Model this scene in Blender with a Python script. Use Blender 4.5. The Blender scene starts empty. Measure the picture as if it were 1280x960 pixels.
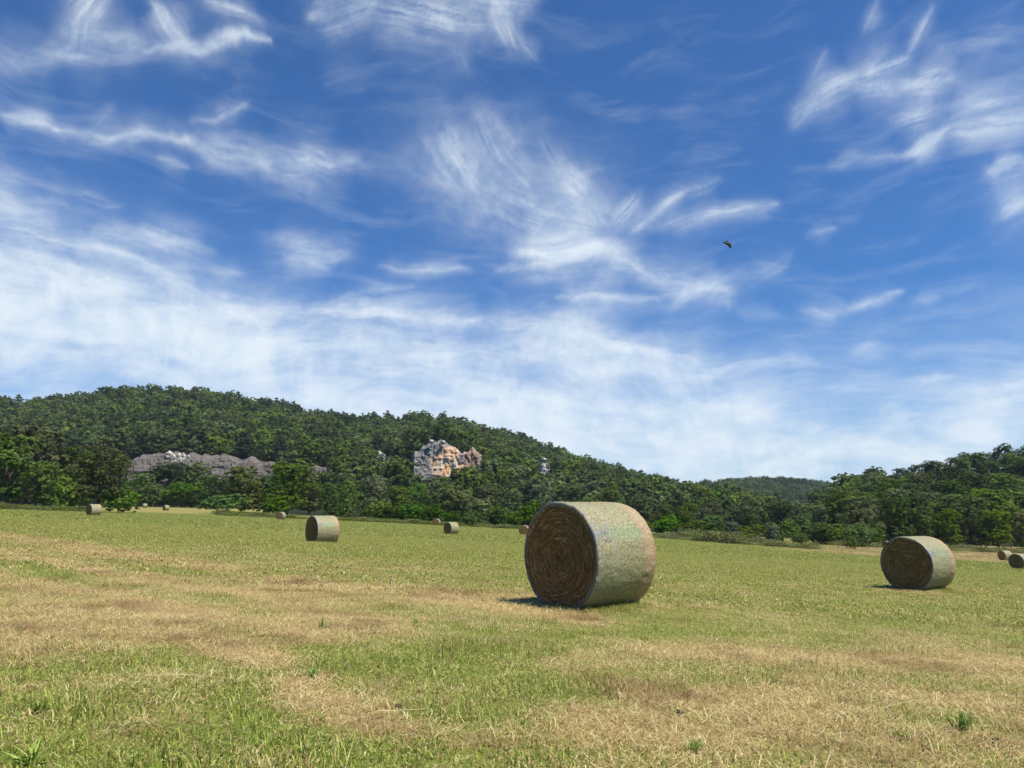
import bpy, math, random
import numpy as np
from mathutils import Vector, Matrix

# ------------------------------------------------------------------ camera, world, sun, exposure
F = 924.0                                   # focal length in pixels of a 1280 wide frame
HORIZON = 640.0
CAM_H = 0.91
PITCH = math.atan((HORIZON - 480) / F)
SUN_HEAD, SUN_ELEV = 122.0, 61.0            # compass heading (clockwise from +Y) and elevation

sc = bpy.context.scene
col = sc.collection
cam_d = bpy.data.cameras.new('camera')
cam = bpy.data.objects.new('camera', cam_d)
col.objects.link(cam)
cam.location = (0, 0, CAM_H)
cam.rotation_euler = (math.pi / 2 + PITCH, 0, 0)
cam_d.sensor_width = 36.0
cam_d.lens = 36.0 * F / 1280.0
cam_d.clip_start = 0.05
cam_d.clip_end = 9000
sc.camera = cam

sc.view_settings.view_transform = 'Standard'
sc.view_settings.look = 'None'
sc.view_settings.gamma = 1.0
sc.view_settings.use_curve_mapping = False
sc.view_settings.exposure = 0.5
sc.cycles.max_bounces = 6
sc.cycles.transparent_max_bounces = 4
sc.cycles.diffuse_bounces = 3
sc.cycles.glossy_bounces = 2
sc.cycles.transmission_bounces = 3
sc.cycles.use_denoising = True
sc.cycles.sample_clamp_indirect = 6.0

CP, SP = math.cos(PITCH), math.sin(PITCH)


def ray(px, py):
    a = (px - 640) / F
    b = (480 - py) / F
    return np.array([a, CP - b * SP, SP + b * CP])


def azel(px, py):
    d = ray(px, py)
    d = d / np.linalg.norm(d)
    return math.atan2(d[0], d[1]), math.asin(d[2])


class NT:
    """small node-tree writer"""
    def __init__(self, tree):
        self.t = tree

    def new(self, typ, **kw):
        n = self.t.nodes.new(typ)
        for k, v in kw.items():
            setattr(n, k, v)
        return n

    def link(self, a, b):
        self.t.links.new(a, b)

    def put(self, sock, v):
        if isinstance(v, bpy.types.NodeSocket):
            self.t.links.new(v, sock)
        elif v is not None:
            sock.default_value = v

    def math(self, op, a, b=None, c=None, clamp=False):
        n = self.new('ShaderNodeMath', operation=op, use_clamp=clamp)
        self.put(n.inputs[0], a)
        if b is not None:
            self.put(n.inputs[1], b)
        if c is not None:
            self.put(n.inputs[2], c)
        return n.outputs[0]

    def vmath(self, op, a, b=None, out=0, scale=None):
        n = self.new('ShaderNodeVectorMath', operation=op)
        self.put(n.inputs[0], a)
        if b is not None:
            self.put(n.inputs[1], b)
        if scale is not None:
            self.put(n.inputs['Scale'], scale)
        return n.outputs[out]

    def noise(self, vec, scale, detail=4, rough=0.55, dist=0.0, color=False, typ=None):
        n = self.new('ShaderNodeTexNoise')
        self.put(n.inputs['Vector'], vec)
        n.inputs['Scale'].default_value = scale
        n.inputs['Detail'].default_value = detail
        n.inputs['Roughness'].default_value = rough
        n.inputs['Distortion'].default_value = dist
        return n.outputs['Color' if color else 'Fac']

    def mapr(self, v, a, b, c, d, smooth=True, clamp=True):
        n = self.new('ShaderNodeMapRange', interpolation_type='SMOOTHSTEP' if smooth else 'LINEAR', clamp=clamp)
        self.put(n.inputs[0], v)
        for i, x in enumerate((a, b, c, d)):
            self.put(n.inputs[i + 1], x)
        return n.outputs[0]

    def mix(self, f, a, b, blend='MIX'):
        n = self.new('ShaderNodeMix', data_type='RGBA', blend_type=blend)
        self.put(n.inputs[0], f)
        self.put(n.inputs[6], a)
        self.put(n.inputs[7], b)
        return n.outputs[2]

    def ramp(self, v, stops):
        n = self.new('ShaderNodeValToRGB')
        self.put(n.inputs[0], v)
        e = n.color_ramp.elements
        while len(e) < len(stops):
            e.new(0.5)
        for i, (p, c) in enumerate(stops):
            e[i].position = p
            e[i].color = (*c, 1)
        return n.outputs[0]

    def scale(self, vec, s, rot=None, loc=None):
        n = self.new('ShaderNodeMapping')
        self.put(n.inputs[0], vec)
        n.inputs['Scale'].default_value = s
        if rot:
            n.inputs['Rotation'].default_value = rot
        if loc:
            n.inputs['Location'].default_value = loc
        return n.outputs[0]


def rgb(r, g, b):
    f = lambda v: (v / 255 / 12.92) if v / 255 <= 0.04045 else ((v / 255 + 0.055) / 1.055) ** 2.4
    return (f(r), f(g), f(b))


def c4(c):
    return (c[0], c[1], c[2], 1.0)


# ---- world: Nishita sky with wisps of cirrus in it, laid out by azimuth and elevation
W = bpy.data.worlds.new('World')
sc.world = W
W.use_nodes = True
W.cycles.sampling_method = 'MANUAL'
W.cycles.sample_map_resolution = 1024
wt = W.node_tree
wt.nodes.clear()
N = NT(wt)
sky = N.new('ShaderNodeTexSky', sky_type='NISHITA')
sky.sun_disc = False
sky.sun_elevation = math.radians(SUN_ELEV)
sky.sun_rotation = math.radians(SUN_HEAD)
sky.altitude = 200
sky.air_density = 1.0
sky.dust_density = 0.4
sky.ozone_density = 3.0
STROKES_SOFT = [  # x0,y0,x1,y1,width,strength in the photograph's pixels, turned into directions on the sky
    (-120, 228, 150, 250, 15, .5), (-120, 250, 60, 262, 10, .4), (-90, 258, 130, 303, 9, 1.1), (130, 303, 330, 390, 11, .8), (-120, 305, 180, 362, 22, 1.1), (-120, 360, 260, 400, 26, 1.2), (-120, 405, 330, 432, 24, 1.1), (-120, 448, 40, 455, 12, .6),
    (130, 283, 262, 292, 12, .6), (200, 300, 300, 322, 7, .4), (230, 400, 420, 385, 17, .8), (420, 385, 600, 392, 13, .85), (600, 392, 760, 420, 12, .6), (300, 440, 560, 436, 20, .95), (560, 425, 780, 455, 14, .7),
    (150, 468, 400, 474, 14, .75), (400, 470, 660, 488, 16, .8), (-60, 500, 60, 505, 12, .5), (200, 490, 420, 512, 16, .6), (330, 505, 520, 520, 14, .6),
    (330, 285, 430, 300, 14, .5), (360, 305, 410, 318, 8, .3), (480, 324, 580, 320, 5, .55), (440, 365, 520, 345, 8, .25),
    (655, 303, 745, 318, 15, 1.9), (740, 320, 800, 345, 15, .7), (800, 345, 905, 362, 14, .6), (850, 385, 915, 340, 10, .5), (920, 350, 985, 316, 7, .3), (620, 318, 700, 330, 7, .35), (1010, 297, 1042, 290, 5, .3), (930, 390, 970, 392, 6, .5), (700, 372, 830, 380, 6, .45), (905, 381, 918, 380, 6, .5),
    (690, 402, 800, 440, 18, .95), (800, 440, 900, 465, 13, .85), (900, 465, 1012, 435, 5, .55), (640, 440, 900, 470, 12, .5), (690, 465, 760, 462, 6, .3),
    (600, 495, 800, 500, 18, .85), (800, 505, 1000, 520, 17, .9), (640, 530, 1000, 545, 26, .85), (850, 575, 1080, 575, 22, .6), (1000, 530, 1190, 560, 18, .8), (740, 520, 640, 500, 14, .6),
    (1080, 540, 1180, 500, 12, .55), (1180, 505, 1320, 475, 16, 1.0), (1150, 545, 1320, 525, 20, 1.1), (1180, 485, 1250, 470, 6, .4), (400, 505, 700, 530, 20, .8), (560, 555, 820, 590, 26, .7),
    (1130, 463, 1200, 455, 6, .4), (1100, 495, 1130, 493, 4, .3), (1005, 465, 1060, 467, 4, .25), (1060, 425, 1095, 415, 8, .15), (1000, 380, 1060, 374, 5, .4), (1060, 374, 1130, 358, 5, .5), (1150, 370, 1180, 362, 5, .2),
    (1250, 216, 1300, 205, 11, .75), (1275, 262, 1300, 240, 12, .6),
    (-30, 82, 70, 66, 10, .7), (70, 66, 170, 52, 13, .55), (170, 66, 340, 66, 7, .55), (250, 75, 330, 62, 6, .3), (10, 142, 80, 170, 9, .5), (80, 170, 240, 175, 8, .7), (120, 160, 140, 135, 6, .25), (240, 175, 330, 200, 8, .65), (240, 155, 300, 145, 8, .25), (330, 200, 430, 204, 11, .7), (430, 205, 560, 225, 8, .25), (200, 200, 240, 200, 5, .25),
    (1040, 200, 1130, 180, 6, .8), (1130, 180, 1190, 155, 9, .85), (1190, 150, 1310, 125, 20, .9), (1190, 120, 1310, 85, 16, .9),
]
STROKES_FIBRE = [
    (90, 30, 130, -20, 20, .5), (200, 10, 230, 60, 15, .55), (100, 20, 90, 60, 16, .35), (250, 0, 330, 30, 9, .45), (400, 15, 470, 10, 20, .4), (470, 15, 600, 35, 22, .5), (610, 0, 630, 60, 14, .55), (640, 50, 665, 80, 8, .3), (540, 0, 660, 0, 16, .45), (560, 70, 580, 95, 10, .2),
    (560, 165, 570, 210, 14, .35), (555, 190, 600, 250, 20, .5), (600, 160, 660, 240, 20, .4), (620, 260, 740, 290, 24, .45), (700, 215, 750, 285, 16, .5), (680, 180, 720, 260, 16, .25), (760, 290, 800, 250, 10, .4),
    (790, 295, 850, 245, 7, .55), (850, 245, 890, 225, 8, .35), (830, 288, 900, 270, 7, .5), (880, 272, 965, 262, 6, .5),
    (1000, 130, 1060, 95, 16, .5), (1060, 100, 1130, 75, 15, .5), (1070, 110, 1150, 105, 12, .4), (1135, 65, 1160, 15, 6, .4), (1080, 40, 1095, 10, 6, .25), (1020, 90, 1035, 60, 6, .2), (1140, 105, 1200, 100, 15, .5), (1020, 125, 990, 160, 8, .25), (1120, 150, 1180, 140, 12, .35), (1180, 60, 1300, 30, 18, .12),
]


skycol = N.mix(1.0, sky.outputs[0], c4((0.33, 0.80, 1.30)), 'MULTIPLY')
bg = N.new('ShaderNodeBackground')
N.link(skycol, bg.inputs[0])
bg.inputs[1].default_value = 0.069
wo = N.new('ShaderNodeOutputWorld')
N.link(bg.outputs[0], wo.inputs[0])

sun_d = bpy.data.lights.new('sun', 'SUN')
sun_d.energy = 4.8
sun_d.angle = math.radians(0.55)
sun_d.color = (1.0, 0.95, 0.87)
sun = bpy.data.objects.new('sun', sun_d)
col.objects.link(sun)
_h, _e = math.radians(SUN_HEAD), math.radians(SUN_ELEV)
sdir = Vector((math.sin(_h) * math.cos(_e), math.cos(_h) * math.cos(_e), math.sin(_e)))
sun.rotation_euler = sdir.to_track_quat('Z', 'Y').to_euler()
sun.location = (0, 0, 60)

rng = np.random.default_rng(7)
random.seed(7)


# ------------------------------------------------------------------ helpers
def tag(o, label=None, cat=None, group=None, kind=None):
    if label:
        o['label'] = label
    if cat:
        o['category'] = cat
    if group:
        o['group'] = group
    if kind:
        o['kind'] = kind
    return o


def empty(name, loc, rz=0.0):
    o = bpy.data.objects.new(name, None)
    o.empty_display_size = 0.5
    col.objects.link(o)
    o.location = loc
    o.rotation_euler = (0, 0, rz)
    return o


def mesh_np(name, verts, faces, mat=None, smooth=False, fattr=None, uv=None, vattr=None):
    """verts (n,3); faces: list of int arrays with equal columns (k,3) or (k,4)"""
    me = bpy.data.meshes.new(name)
    verts = np.asarray(verts, dtype=np.float32)
    if not isinstance(faces, (list, tuple)):
        faces = [faces]
    faces = [np.asarray(f, dtype=np.int32) for f in faces if len(f)]
    nl = sum(f.size for f in faces)
    nf = sum(len(f) for f in faces)
    me.vertices.add(len(verts))
    me.vertices.foreach_set('co', verts.ravel())
    me.loops.add(nl)
    me.loops.foreach_set('vertex_index', np.concatenate([f.ravel() for f in faces]))
    me.polygons.add(nf)
    tot = np.concatenate([np.full(len(f), f.shape[1], np.int32) for f in faces])
    st = np.concatenate([[0], np.cumsum(tot)[:-1]]).astype(np.int32)
    me.polygons.foreach_set('loop_start', st)
    me.polygons.foreach_set('loop_total', tot)
    if smooth:
        me.polygons.foreach_set('use_smooth', np.ones(nf, bool))
    me.update(calc_edges=True)
    if fattr:
        for k, v in fattr.items():
            a = me.attributes.new(k, 'FLOAT', 'FACE')
            a.data.foreach_set('value', np.asarray(v, np.float32))
    if vattr:
        for k, v in vattr.items():
            a = me.attributes.new(k, 'FLOAT', 'POINT')
            a.data.foreach_set('value', np.asarray(v, np.float32))
    if uv is not None:
        l = me.uv_layers.new(name='UVMap')
        vi = np.concatenate([f.ravel() for f in faces])
        l.data.foreach_set('uv', np.asarray(uv, np.float32)[vi].ravel())
    if mat:
        me.materials.append(mat)
    return me


def link_mesh(name, me, parent=None, loc=(0, 0, 0)):
    o = bpy.data.objects.new(name, me)
    col.objects.link(o)
    o.location = loc
    if parent:
        o.parent = parent
    return o


def grid_faces(nu, nv, wrap_u=False):
    i = np.arange(nu if wrap_u else nu - 1)
    j = np.arange(nv - 1)
    I, J = np.meshgrid(i, j, indexing='ij')
    I2 = (I + 1) % nu
    return np.stack([I * nv + J, I2 * nv + J, I2 * nv + J + 1, I * nv + J + 1], -1).reshape(-1, 4)


_perm = np.random.default_rng(11).random((256, 256))


def vnoise(x, y):
    x = np.asarray(x, float)
    y = np.asarray(y, float)
    xi = np.floor(x).astype(int)
    yi = np.floor(y).astype(int)
    fx = x - xi
    fy = y - yi
    fx = fx * fx * (3 - 2 * fx)
    fy = fy * fy * (3 - 2 * fy)
    a = _perm[xi & 255, yi & 255]
    b = _perm[(xi + 1) & 255, yi & 255]
    c = _perm[xi & 255, (yi + 1) & 255]
    d = _perm[(xi + 1) & 255, (yi + 1) & 255]
    return (a * (1 - fx) + b * fx) * (1 - fy) + (c * (1 - fx) + d * fx) * fy


def fbm(x, y, o=4, gain=0.5):
    s = 0
    a = 1
    t = 0
    for k in range(o):
        s = s + a * vnoise(x * 2 ** k + 17.3 * k, y * 2 ** k + 5.1 * k)
        t += a
        a *= gain
    return s / t


def sstep(a, b, x):
    t = np.clip((x - a) / (b - a), 0, 1)
    return t * t * (3 - 2 * t)


# ------------------------------------------------------------------ clouds: a high thin sheet far outside everything else
def np_strokes(lst, A, E, fib):
    tot = np.zeros_like(A)
    for i, (x0, y0, x1, y1, w, amp) in enumerate(lst):
        a0 = azel(x0, y0)
        a1 = azel(x1, y1)
        am = azel((x0 + x1) / 2, (y0 + y1) / 2 - w)
        ac = azel((x0 + x1) / 2, (y0 + y1) / 2)
        ww = abs(am[1] - ac[1]) + 1e-4
        dx, dy = a1[0] - a0[0], a1[1] - a0[1]
        L = math.hypot(dx, dy)
        m = 6.5 * ww
        sel = (A > min(a0[0], a1[0]) - m) & (A < max(a0[0], a1[0]) + m) & (E > min(a0[1], a1[1]) - m) & (E < max(a0[1], a1[1]) + m)
        a_, e_ = A[sel], E[sel]
        al = ((a_ - a0[0]) * dx + (e_ - a0[1]) * dy) / L
        ac_ = ((e_ - a0[1]) * dx - (a_ - a0[0]) * dy) / L
        t = np.clip(al / L, 0, 1)
        tap = 1 - .6 * np.abs(2 * t - 1) ** 2.5 if (L > 3 * ww and ww < .02) else 1.0
        r = np.hypot(a_ - a0[0] - t * dx, e_ - a0[1] - t * dy) / (ww * tap)
        if ww < .013:
            r = r / (.55 + .9 * fbm(al * 22 + 3 * i, ac_ * 40, 3))
        wob = (fbm(al * 7 + i, ac_ * 7 + 3, 2) - .5) * .03
        if fib:
            n = fbm(al * 12 + 3 * i, (ac_ + wob) * 190 + 7 * i, 5, .72)
            n = np.clip((n - .30) * 2.3, 0, 1.3) * (.55 + .9 * fbm(al * 45 + 2 * i, ac_ * 45 + 11, 4)) * (.35 + 1.3 * fbm(al * 30 + i, ac_ * 30 + 5, 3))
            v = amp * (np.exp(-np.abs(r) ** 1.6) * n * 1.0 + .16 * np.exp(-(r / 1.9) ** 2)) * (1 - .55 * np.abs(2 * t - 1) ** 2)
        else:
            n = fbm(al * 6 + 5 * i, (ac_ + wob) * 60 + 7 * i, 6, .64)
            k = .62 if ww > .02 else .85
            v = amp * (1.0 if ww > .02 else .75) * (np.exp(-np.abs(r) ** 1.7) * (1 - k + k * np.clip((n - .36) * 4.6, 0, 1.8)) + .14 * np.exp(-(r / 2.1) ** 2)) * (1 if ww > .02 else (1 - .5 * np.abs(2 * t - 1) ** 2))
        tot[sel] += v + .13 * amp * np.exp(-(r / 3.2) ** 2) * (.2 + 1.6 * np.clip(fbm(al * 8 + i, ac_ * 34 + i, 5, .6) - .25, 0, 1) * 1.6)
    return tot


def build_clouds():
    step = math.radians(.11)
    a = np.arange(math.radians(-58), math.radians(58), step)
    e = np.arange(math.radians(-4), math.radians(52), step)
    A, E = np.meshgrid(a, e, indexing='ij')

    def w2(A, E, sc_, amt, sd):
        return (A + (fbm(A * sc_ + sd, E * sc_ + 3 * sd, 4) - .5) * amt, E + (fbm(A * sc_ + 50 + sd, E * sc_ + sd, 4) - .5) * amt)
    Aw, Ew = w2(A, E, 5, .07, 3.3)
    Aw, Ew = w2(Aw, Ew, 28, .010, 8.1)
    Aw, Ew = w2(Aw, Ew, 90, .0045, 4.4)
    soft = np_strokes(STROKES_SOFT, Aw, Ew, False)
    Af, Ef = w2(A, E, 5, .045, 5.3)
    Af, Ef = w2(Af, Ef, 60, .004, 2.2)
    fib = np_strokes(STROKES_FIBRE, Af, Ef, True)
    Rd = 4500.0
    V = np.stack([Rd * np.cos(E) * np.sin(A), Rd * np.cos(E) * np.cos(A), Rd * np.sin(E)], -1).reshape(-1, 3)
    m, n, out = new_mat('cirrus')
    pos = n.vmath('NORMALIZE', n.new('ShaderNodeNewGeometry').outputs['Position'])
    sp = n.new('ShaderNodeSeparateXYZ')
    n.link(pos, sp.inputs[0])
    az_ = n.math('ARCTAN2', sp.outputs[0], sp.outputs[1])
    el_ = n.math('ARCSINE', sp.outputs[2])
    cb_ = n.new('ShaderNodeCombineXYZ')
    n.link(az_, cb_.inputs[0])
    n.link(el_, cb_.inputs[1])
    uv = cb_.outputs[0]
    cw = n.vmath('MULTIPLY', n.vmath('SUBTRACT', n.noise(uv, 4.0, 3, .5, color=True), (.5, .5, .5)), (.16, .10, 0))
    wv = n.vmath('ADD', uv, cw)
    n_h = n.noise(n.scale(wv, (7, 30, 1), rot=(0, 0, math.radians(5))), 1.0, 9, .62, .4)
    n_p = n.noise(wv, 26.0, 9, .62)
    sa, fa = attr(n, 'soft'), attr(n, 'fibre')
    mod_s = n.math('ADD', n.mapr(n_h, .30, .70, .62, 1.2), n.mapr(n_p, .34, .68, -.16, .16))
    mod_f = n.mapr(n_p, .3, .68, .75, 1.25)
    veil = n.math('MULTIPLY', n.mapr(el_, .0, .30, .85, .0), n.mapr(n_h, .3, .7, .35, 1.0))
    veil = n.math('ADD', veil, n.math('MULTIPLY', n.mapr(n_h, .45, .8, .02, .22), n.mapr(el_, .1, .9, .9, .4)))
    dens = n.math('ADD', n.math('ADD', n.math('MULTIPLY', sa, mod_s), n.math('MULTIPLY', fa, mod_f)), n.math('MULTIPLY', veil, .7))
    cov = n.math('SUBTRACT', 1.0, n.math('POWER', 2.71828, n.math('MULTIPLY', n.math('MAXIMUM', dens, 0.0), -1.55)))
    cov = n.math('MULTIPLY', cov, .95)
    em = n.new('ShaderNodeEmission')
    n.link(n.mix(n.mapr(n_p, .3, .7, 0, 1), c4(CLOUD_A), c4(CLOUD_B)), em.inputs[0])
    tr = n.new('ShaderNodeBsdfTransparent')
    mx = n.new('ShaderNodeMixShader')
    n.link(cov, mx.inputs[0])
    n.link(tr.outputs[0], mx.inputs[1])
    n.link(em.outputs[0], mx.inputs[2])
    n.link(mx.outputs[0], out.inputs[0])
    m.cycles.emission_sampling = 'NONE'
    me = mesh_np('clouds', V, grid_faces(len(a), len(e)), m, True, vattr={'soft': soft.ravel(), 'fibre': fib.ravel()})
    tag(link_mesh('clouds', me), 'high wispy white cirrus and thin cloud sheets across the blue sky', kind='structure')


CLOUD_A, CLOUD_B = (.52, .61, .68), (.63, .68, .72)

# ------------------------------------------------------------------ terrain
def field_z(X, Y):
    X = np.asarray(X, float)
    Y = np.asarray(Y, float)
    Yc = np.where(Y > 200, 200 + 60 * np.tanh((Y - 200) / 60), Y)
    Yc = np.maximum(Yc, -20)
    Xc = 170 * np.tanh(X / 170)
    return -.0579 * Xc - .0322 * Yc - .000036 * Xc ** 2 + .000049 * Xc * Yc + .000095 * Yc ** 2


SIL_MAIN = [(-900, 520), (-300, 505), (0, 499), (30, 500), (60, 498), (110, 495), (150, 488), (175, 486), (220, 486), (260, 490), (300, 498), (350, 506), (400, 516), (450, 521), (500, 522), (530, 519), (560, 521), (600, 533), (640, 542), (680, 556), (720, 571), (760, 583), (800, 595), (840, 605), (870, 611), (920, 621), (980, 632), (1050, 645)]
SIL_MID = [(760, 640), (820, 622), (850, 611), (880, 604), (920, 599), (960, 598), (1000, 600), (1040, 607), (1090, 612), (1200, 612), (1500, 600)]
SIL_RIGHT = [(985, 668), (1015, 646), (1040, 622), (1062, 610), (1090, 600), (1110, 593), (1150, 580), (1180, 574), (1200, 571), (1240, 564), (1280, 557), (1400, 540), (1800, 525)]


def crest_z(sil, s, Yc, tree):
    """terrain height of the crest above each bearing, tree = height of the wood on it"""
    px = np.array([p for p, _ in sil], float)
    tb = []
    ss = []
    for p, y in sil:
        d = ray(p, y)
        ss.append(d[0] / d[1])
        tb.append(d[2] / d[1])
    e = np.interp(s, ss, tb)
    return e * Yc + CAM_H - tree


def hill(X, Y, sil, Yc, Y0, tree, back):
    s = X / np.maximum(Y, 1)
    zc = crest_z(sil, s, Yc, tree)
    base = field_z(X, Y)
    t = np.clip((Y - Y0) / (Yc - Y0), 0, None)
    rise = np.where(t < 1, t ** 0.9 * (1 - 0.10 * np.sin(math.pi * np.clip(t, 0, 1))), 1 - (np.clip(t - 1, 0, 1.0) * back) ** 2)
    return base + (np.maximum(zc - base, -30)) * rise


CLIFFS = [  # px0, px1, ytop, ybottom, distance, lean, depth
    (150, 350, 567, 604, 440, .55, 18),
    (513, 601, 556, 600, 445, .22, 11),
    (466, 482, 564, 578, 470, .1, 6),
    (672, 690, 573, 596, 455, .1, 6),
    (384, 410, 578, 592, 430, .1, 5),
]


def terrain(X, Y):
    X = np.asarray(X, float)
    Y = np.asarray(Y, float)
    z = field_z(X, Y)
    z1 = hill(X, Y, SIL_MAIN, 750., 350., 14.5, .9)
    z2 = hill(X, Y, SIL_MID, 1250., 850., 12.5, .9)
    z3 = hill(X, Y, SIL_RIGHT, 350. + 0 * X, 205., 8.5, .6)
    bump = (fbm(X / 60 + 3, Y / 60 + 9, 4) - .5)
    m = np.maximum(np.maximum(z1, z2), z3)
    hz = np.maximum(z, m + bump * np.clip((m - z) / 10, 0, 1) * 9)
    # benches above the rock faces, and the cut in front of them
    for (a, b, yt, yb, D, ln, dp) in CLIFFS:
        if b - a < 60:
            continue
        xa, xb = (a - 640) / F * D / CP, (b - 640) / F * D / CP
        zt = ray(0, yt + 4)[2] / ray(0, yt + 4)[1] * D + CAM_H - 2
        zb = ray(0, yb)[2] / ray(0, yb)[1] * D + CAM_H - 1
        wf = sstep(xa - 30, xa - 2, X) * (1 - sstep(xb + 2, xb + 30, X)) * (Y < D + dp + 2)
        cap = zb - np.maximum(D - Y, 0) * .16 + np.maximum(Y - D - 4, 0) / (ln + .25)
        hz = np.where(wf > 0, np.minimum(hz, hz * (1 - wf) + wf * cap), hz)
        hz = np.maximum(hz, z)
        w = sstep(xa - 6, xa + 10, X) * (1 - sstep(xb - 10, xb + 6, X)) * sstep(D + dp - 7, D + dp + 2, Y) * (1 - sstep(D + 120, D + 170, Y))
        hz = np.where(w > 0, np.maximum(hz, hz * (1 - w) + w * zt), hz)
    return hz


BALES = []   # filled below: X, Y, z


def ground_hit(px, py):
    d = ray(px, py)
    t = 1.0
    lo, hi = 0.5, 900
    for k in range(4000):
        t0 = t
        t *= 1.003
        p = d * t
        if p[2] + CAM_H < float(field_z(p[0], p[1])):
            return d[0] * t, d[1] * t
    return d[0] * hi, d[1] * hi


def levelled(X, Y):
    """field height, patted level where the three near bales rest"""
    z = field_z(X, Y)
    for bx, by, bz in NEAR_BALES:
        r = np.hypot(X - bx, Y - by)
        w = 1 - sstep(0.9, 3.0, r)
        z = z * (1 - w) + bz * w
    return z


BIG = (1.105, 10.86)
NEAR_BALES = [(x, y, float(field_z(x, y))) for x, y in (BIG, (11.38, 21.3), (-9.72, 38.6))]
NEAR_BALES = [(x, y, z + dz) for (x, y, z), dz in zip(NEAR_BALES, (.0, .07, -.17))]
FIELD_END = 205.0

# dryness of the sward: 0 lush green .. 1 straw
DRY_SPOTS = []   # cx, cy, rx, ry, ang, amp


def spot(px0, py0, px1, py1, w, amp):
    """dry (or, negative, lush) streak on the ground between two places, w metres half width"""
    a = ground_hit(px0, py0)
    b = ground_hit(px1, py1)
    DRY_SPOTS.append((a, b, w, amp))


for s_ in [
    (-60, 735, 330, 735, 1.1, .16), (-80, 775, 420, 775, .75, .30), (-100, 810, 200, 800, .5, .30), (200, 760, 560, 745, .7, .22), (380, 790, 600, 800, .45, .22),
    (0, 670, 130, 695, 1.0, .35), (130, 695, 420, 735, .7, .25), (420, 735, 640, 745, .5, .3), (560, 745, 720, 770, .35, .50), (330, 705, 560, 715, 1.0, .12),
    (290, 815, 400, 860, .22, .5), (400, 860, 520, 900, .20, .45), (250, 800, 300, 830, .25, .35), (0, 860, 260, 850, .25, .22), (30, 940, 330, 915, .10, .1),
    (760, 870, 1280, 890, .55, .36), (820, 905, 1280, 940, .3, .35), (880, 820, 1280, 830, .45, .32), (700, 840, 900, 810, .35, .18), (620, 925, 780, 900, .15, .25),
    (1100, 790, 1300, 850, .5, .22), (900, 955, 1200, 965, .2, .25), (760, 955, 860, 930, .12, .2),
    (-40, 662, 300, 712, .35, .45), (-40, 684, 260, 738, .28, .48), (-40, 715, 420, 800, .22, .36), (60, 700, 500, 780, .18, .32), (-40, 673, 300, 725, .22, -.18), (-40, 700, 300, 760, .2, -.15), (0, 745, 330, 815, .16, .25), (520, 740, 760, 775, .25, .3), (840, 870, 1100, 905, .15, .2), (300, 720, 700, 748, .5, .16),
    # lush
    (820, 795, 1280, 775, .9, -.08), (500, 790, 640, 800, .4, -.10),
    (340, 905, 80, 960, .22, -.26), (330, 845, 400, 830, .28, -.35), (380, 835, 620, 820, .28, -.30), (560, 835, 700, 860, .30, -.30), (300, 860, 330, 930, .15, -.3), (380, 930, 520, 955, .2, -.28),
    (600, 800, 860, 790, .5, -.12), (0, 960, 150, 960, .2, -.22), (880, 850, 980, 860, .1, -.15), (250, 820, 360, 815, .15, -.15), (600, 890, 720, 870, .15, -.2),
    (1260, 900, 1200, 905, .05, -.2),
]:
    spot(*s_)


def dryness(X, Y):
    X = np.asarray(X, float)
    Y = np.asarray(Y, float)
    d = .33 - .12 * sstep(10, 40, Y) + .10 * (fbm(X / 9, Y / 9, 3) - .5) * 2
    # mown swaths that run across the field
    h = math.radians(50)
    u = X * math.cos(h) - Y * math.sin(h)
    d = d + .09 * (fbm(u / 1.6 + 40, (X * math.sin(h) + Y * math.cos(h)) / 26, 3) - .5) * 2 + .05 * np.sin(u * 2 * math.pi / 5.2) * sstep(14, 30, Y)
    d = d + .22 * (fbm(X / .8 + 7, Y / 1.2 + 3, 4) - .5) * 2
    wx = X + (fbm(X / .9 + 31, Y / .9, 3) - .5) * .9
    wy = Y + (fbm(X / .9, Y / .9 + 77, 3) - .5) * .9
    for a, b, w, amp in DRY_SPOTS:
        bx, by = b[0] - a[0], b[1] - a[1]
        L = bx * bx + by * by + 1e-6
        t = np.clip(((wx - a[0]) * bx + (wy - a[1]) * by) / L, 0, 1)
        r = np.hypot(wx - a[0] - t * bx, wy - a[1] - t * by) / w
        d = d + amp * np.exp(-r * r) * (.35 + 1.3 * fbm(X / .45 + 13, Y / .6 + 5, 3))
    # further field behind the pine is paler, so is the headland strip at the right
    s = X / np.maximum(Y, 1)
    d = d + .30 * sstep(160, 185, Y) * (s < -.2)
    d = d + .7 * sstep(.28, .5, s) * sstep(96, 108, Y)
    return np.clip(d, 0, 1)


# ------------------------------------------------------------------ materials
def new_mat(name):
    m = bpy.data.materials.new(name)
    m.use_nodes = True
    m.node_tree.nodes.clear()
    n = NT(m.node_tree)
    out = n.new('ShaderNodeOutputMaterial')
    return m, n, out


def finish(n, out, colr, rough=.8, spec=.2, bump=None, bstr=.5, bdist=.02, trans=None, tw=.35):
    p = n.new('ShaderNodeBsdfPrincipled')
    n.put(p.inputs['Base Color'], colr)
    n.put(p.inputs['Roughness'], rough)
    p.inputs['Specular IOR Level'].default_value = spec
    if bump is not None:
        b = n.new('ShaderNodeBump')
        b.inputs['Strength'].default_value = bstr
        b.inputs['Distance'].default_value = bdist
        n.link(bump, b.inputs['Height'])
        n.link(b.outputs[0], p.inputs['Normal'])
    sh = p.outputs[0]
    if trans is not None:
        t = n.new('ShaderNodeBsdfTranslucent')
        n.put(t.inputs[0], trans)
        mx = n.new('ShaderNodeMixShader')
        mx.inputs[0].default_value = tw
        n.link(sh, mx.inputs[1])
        n.link(t.outputs[0], mx.inputs[2])
        sh = mx.outputs[0]
    n.link(sh, out.inputs[0])


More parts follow.
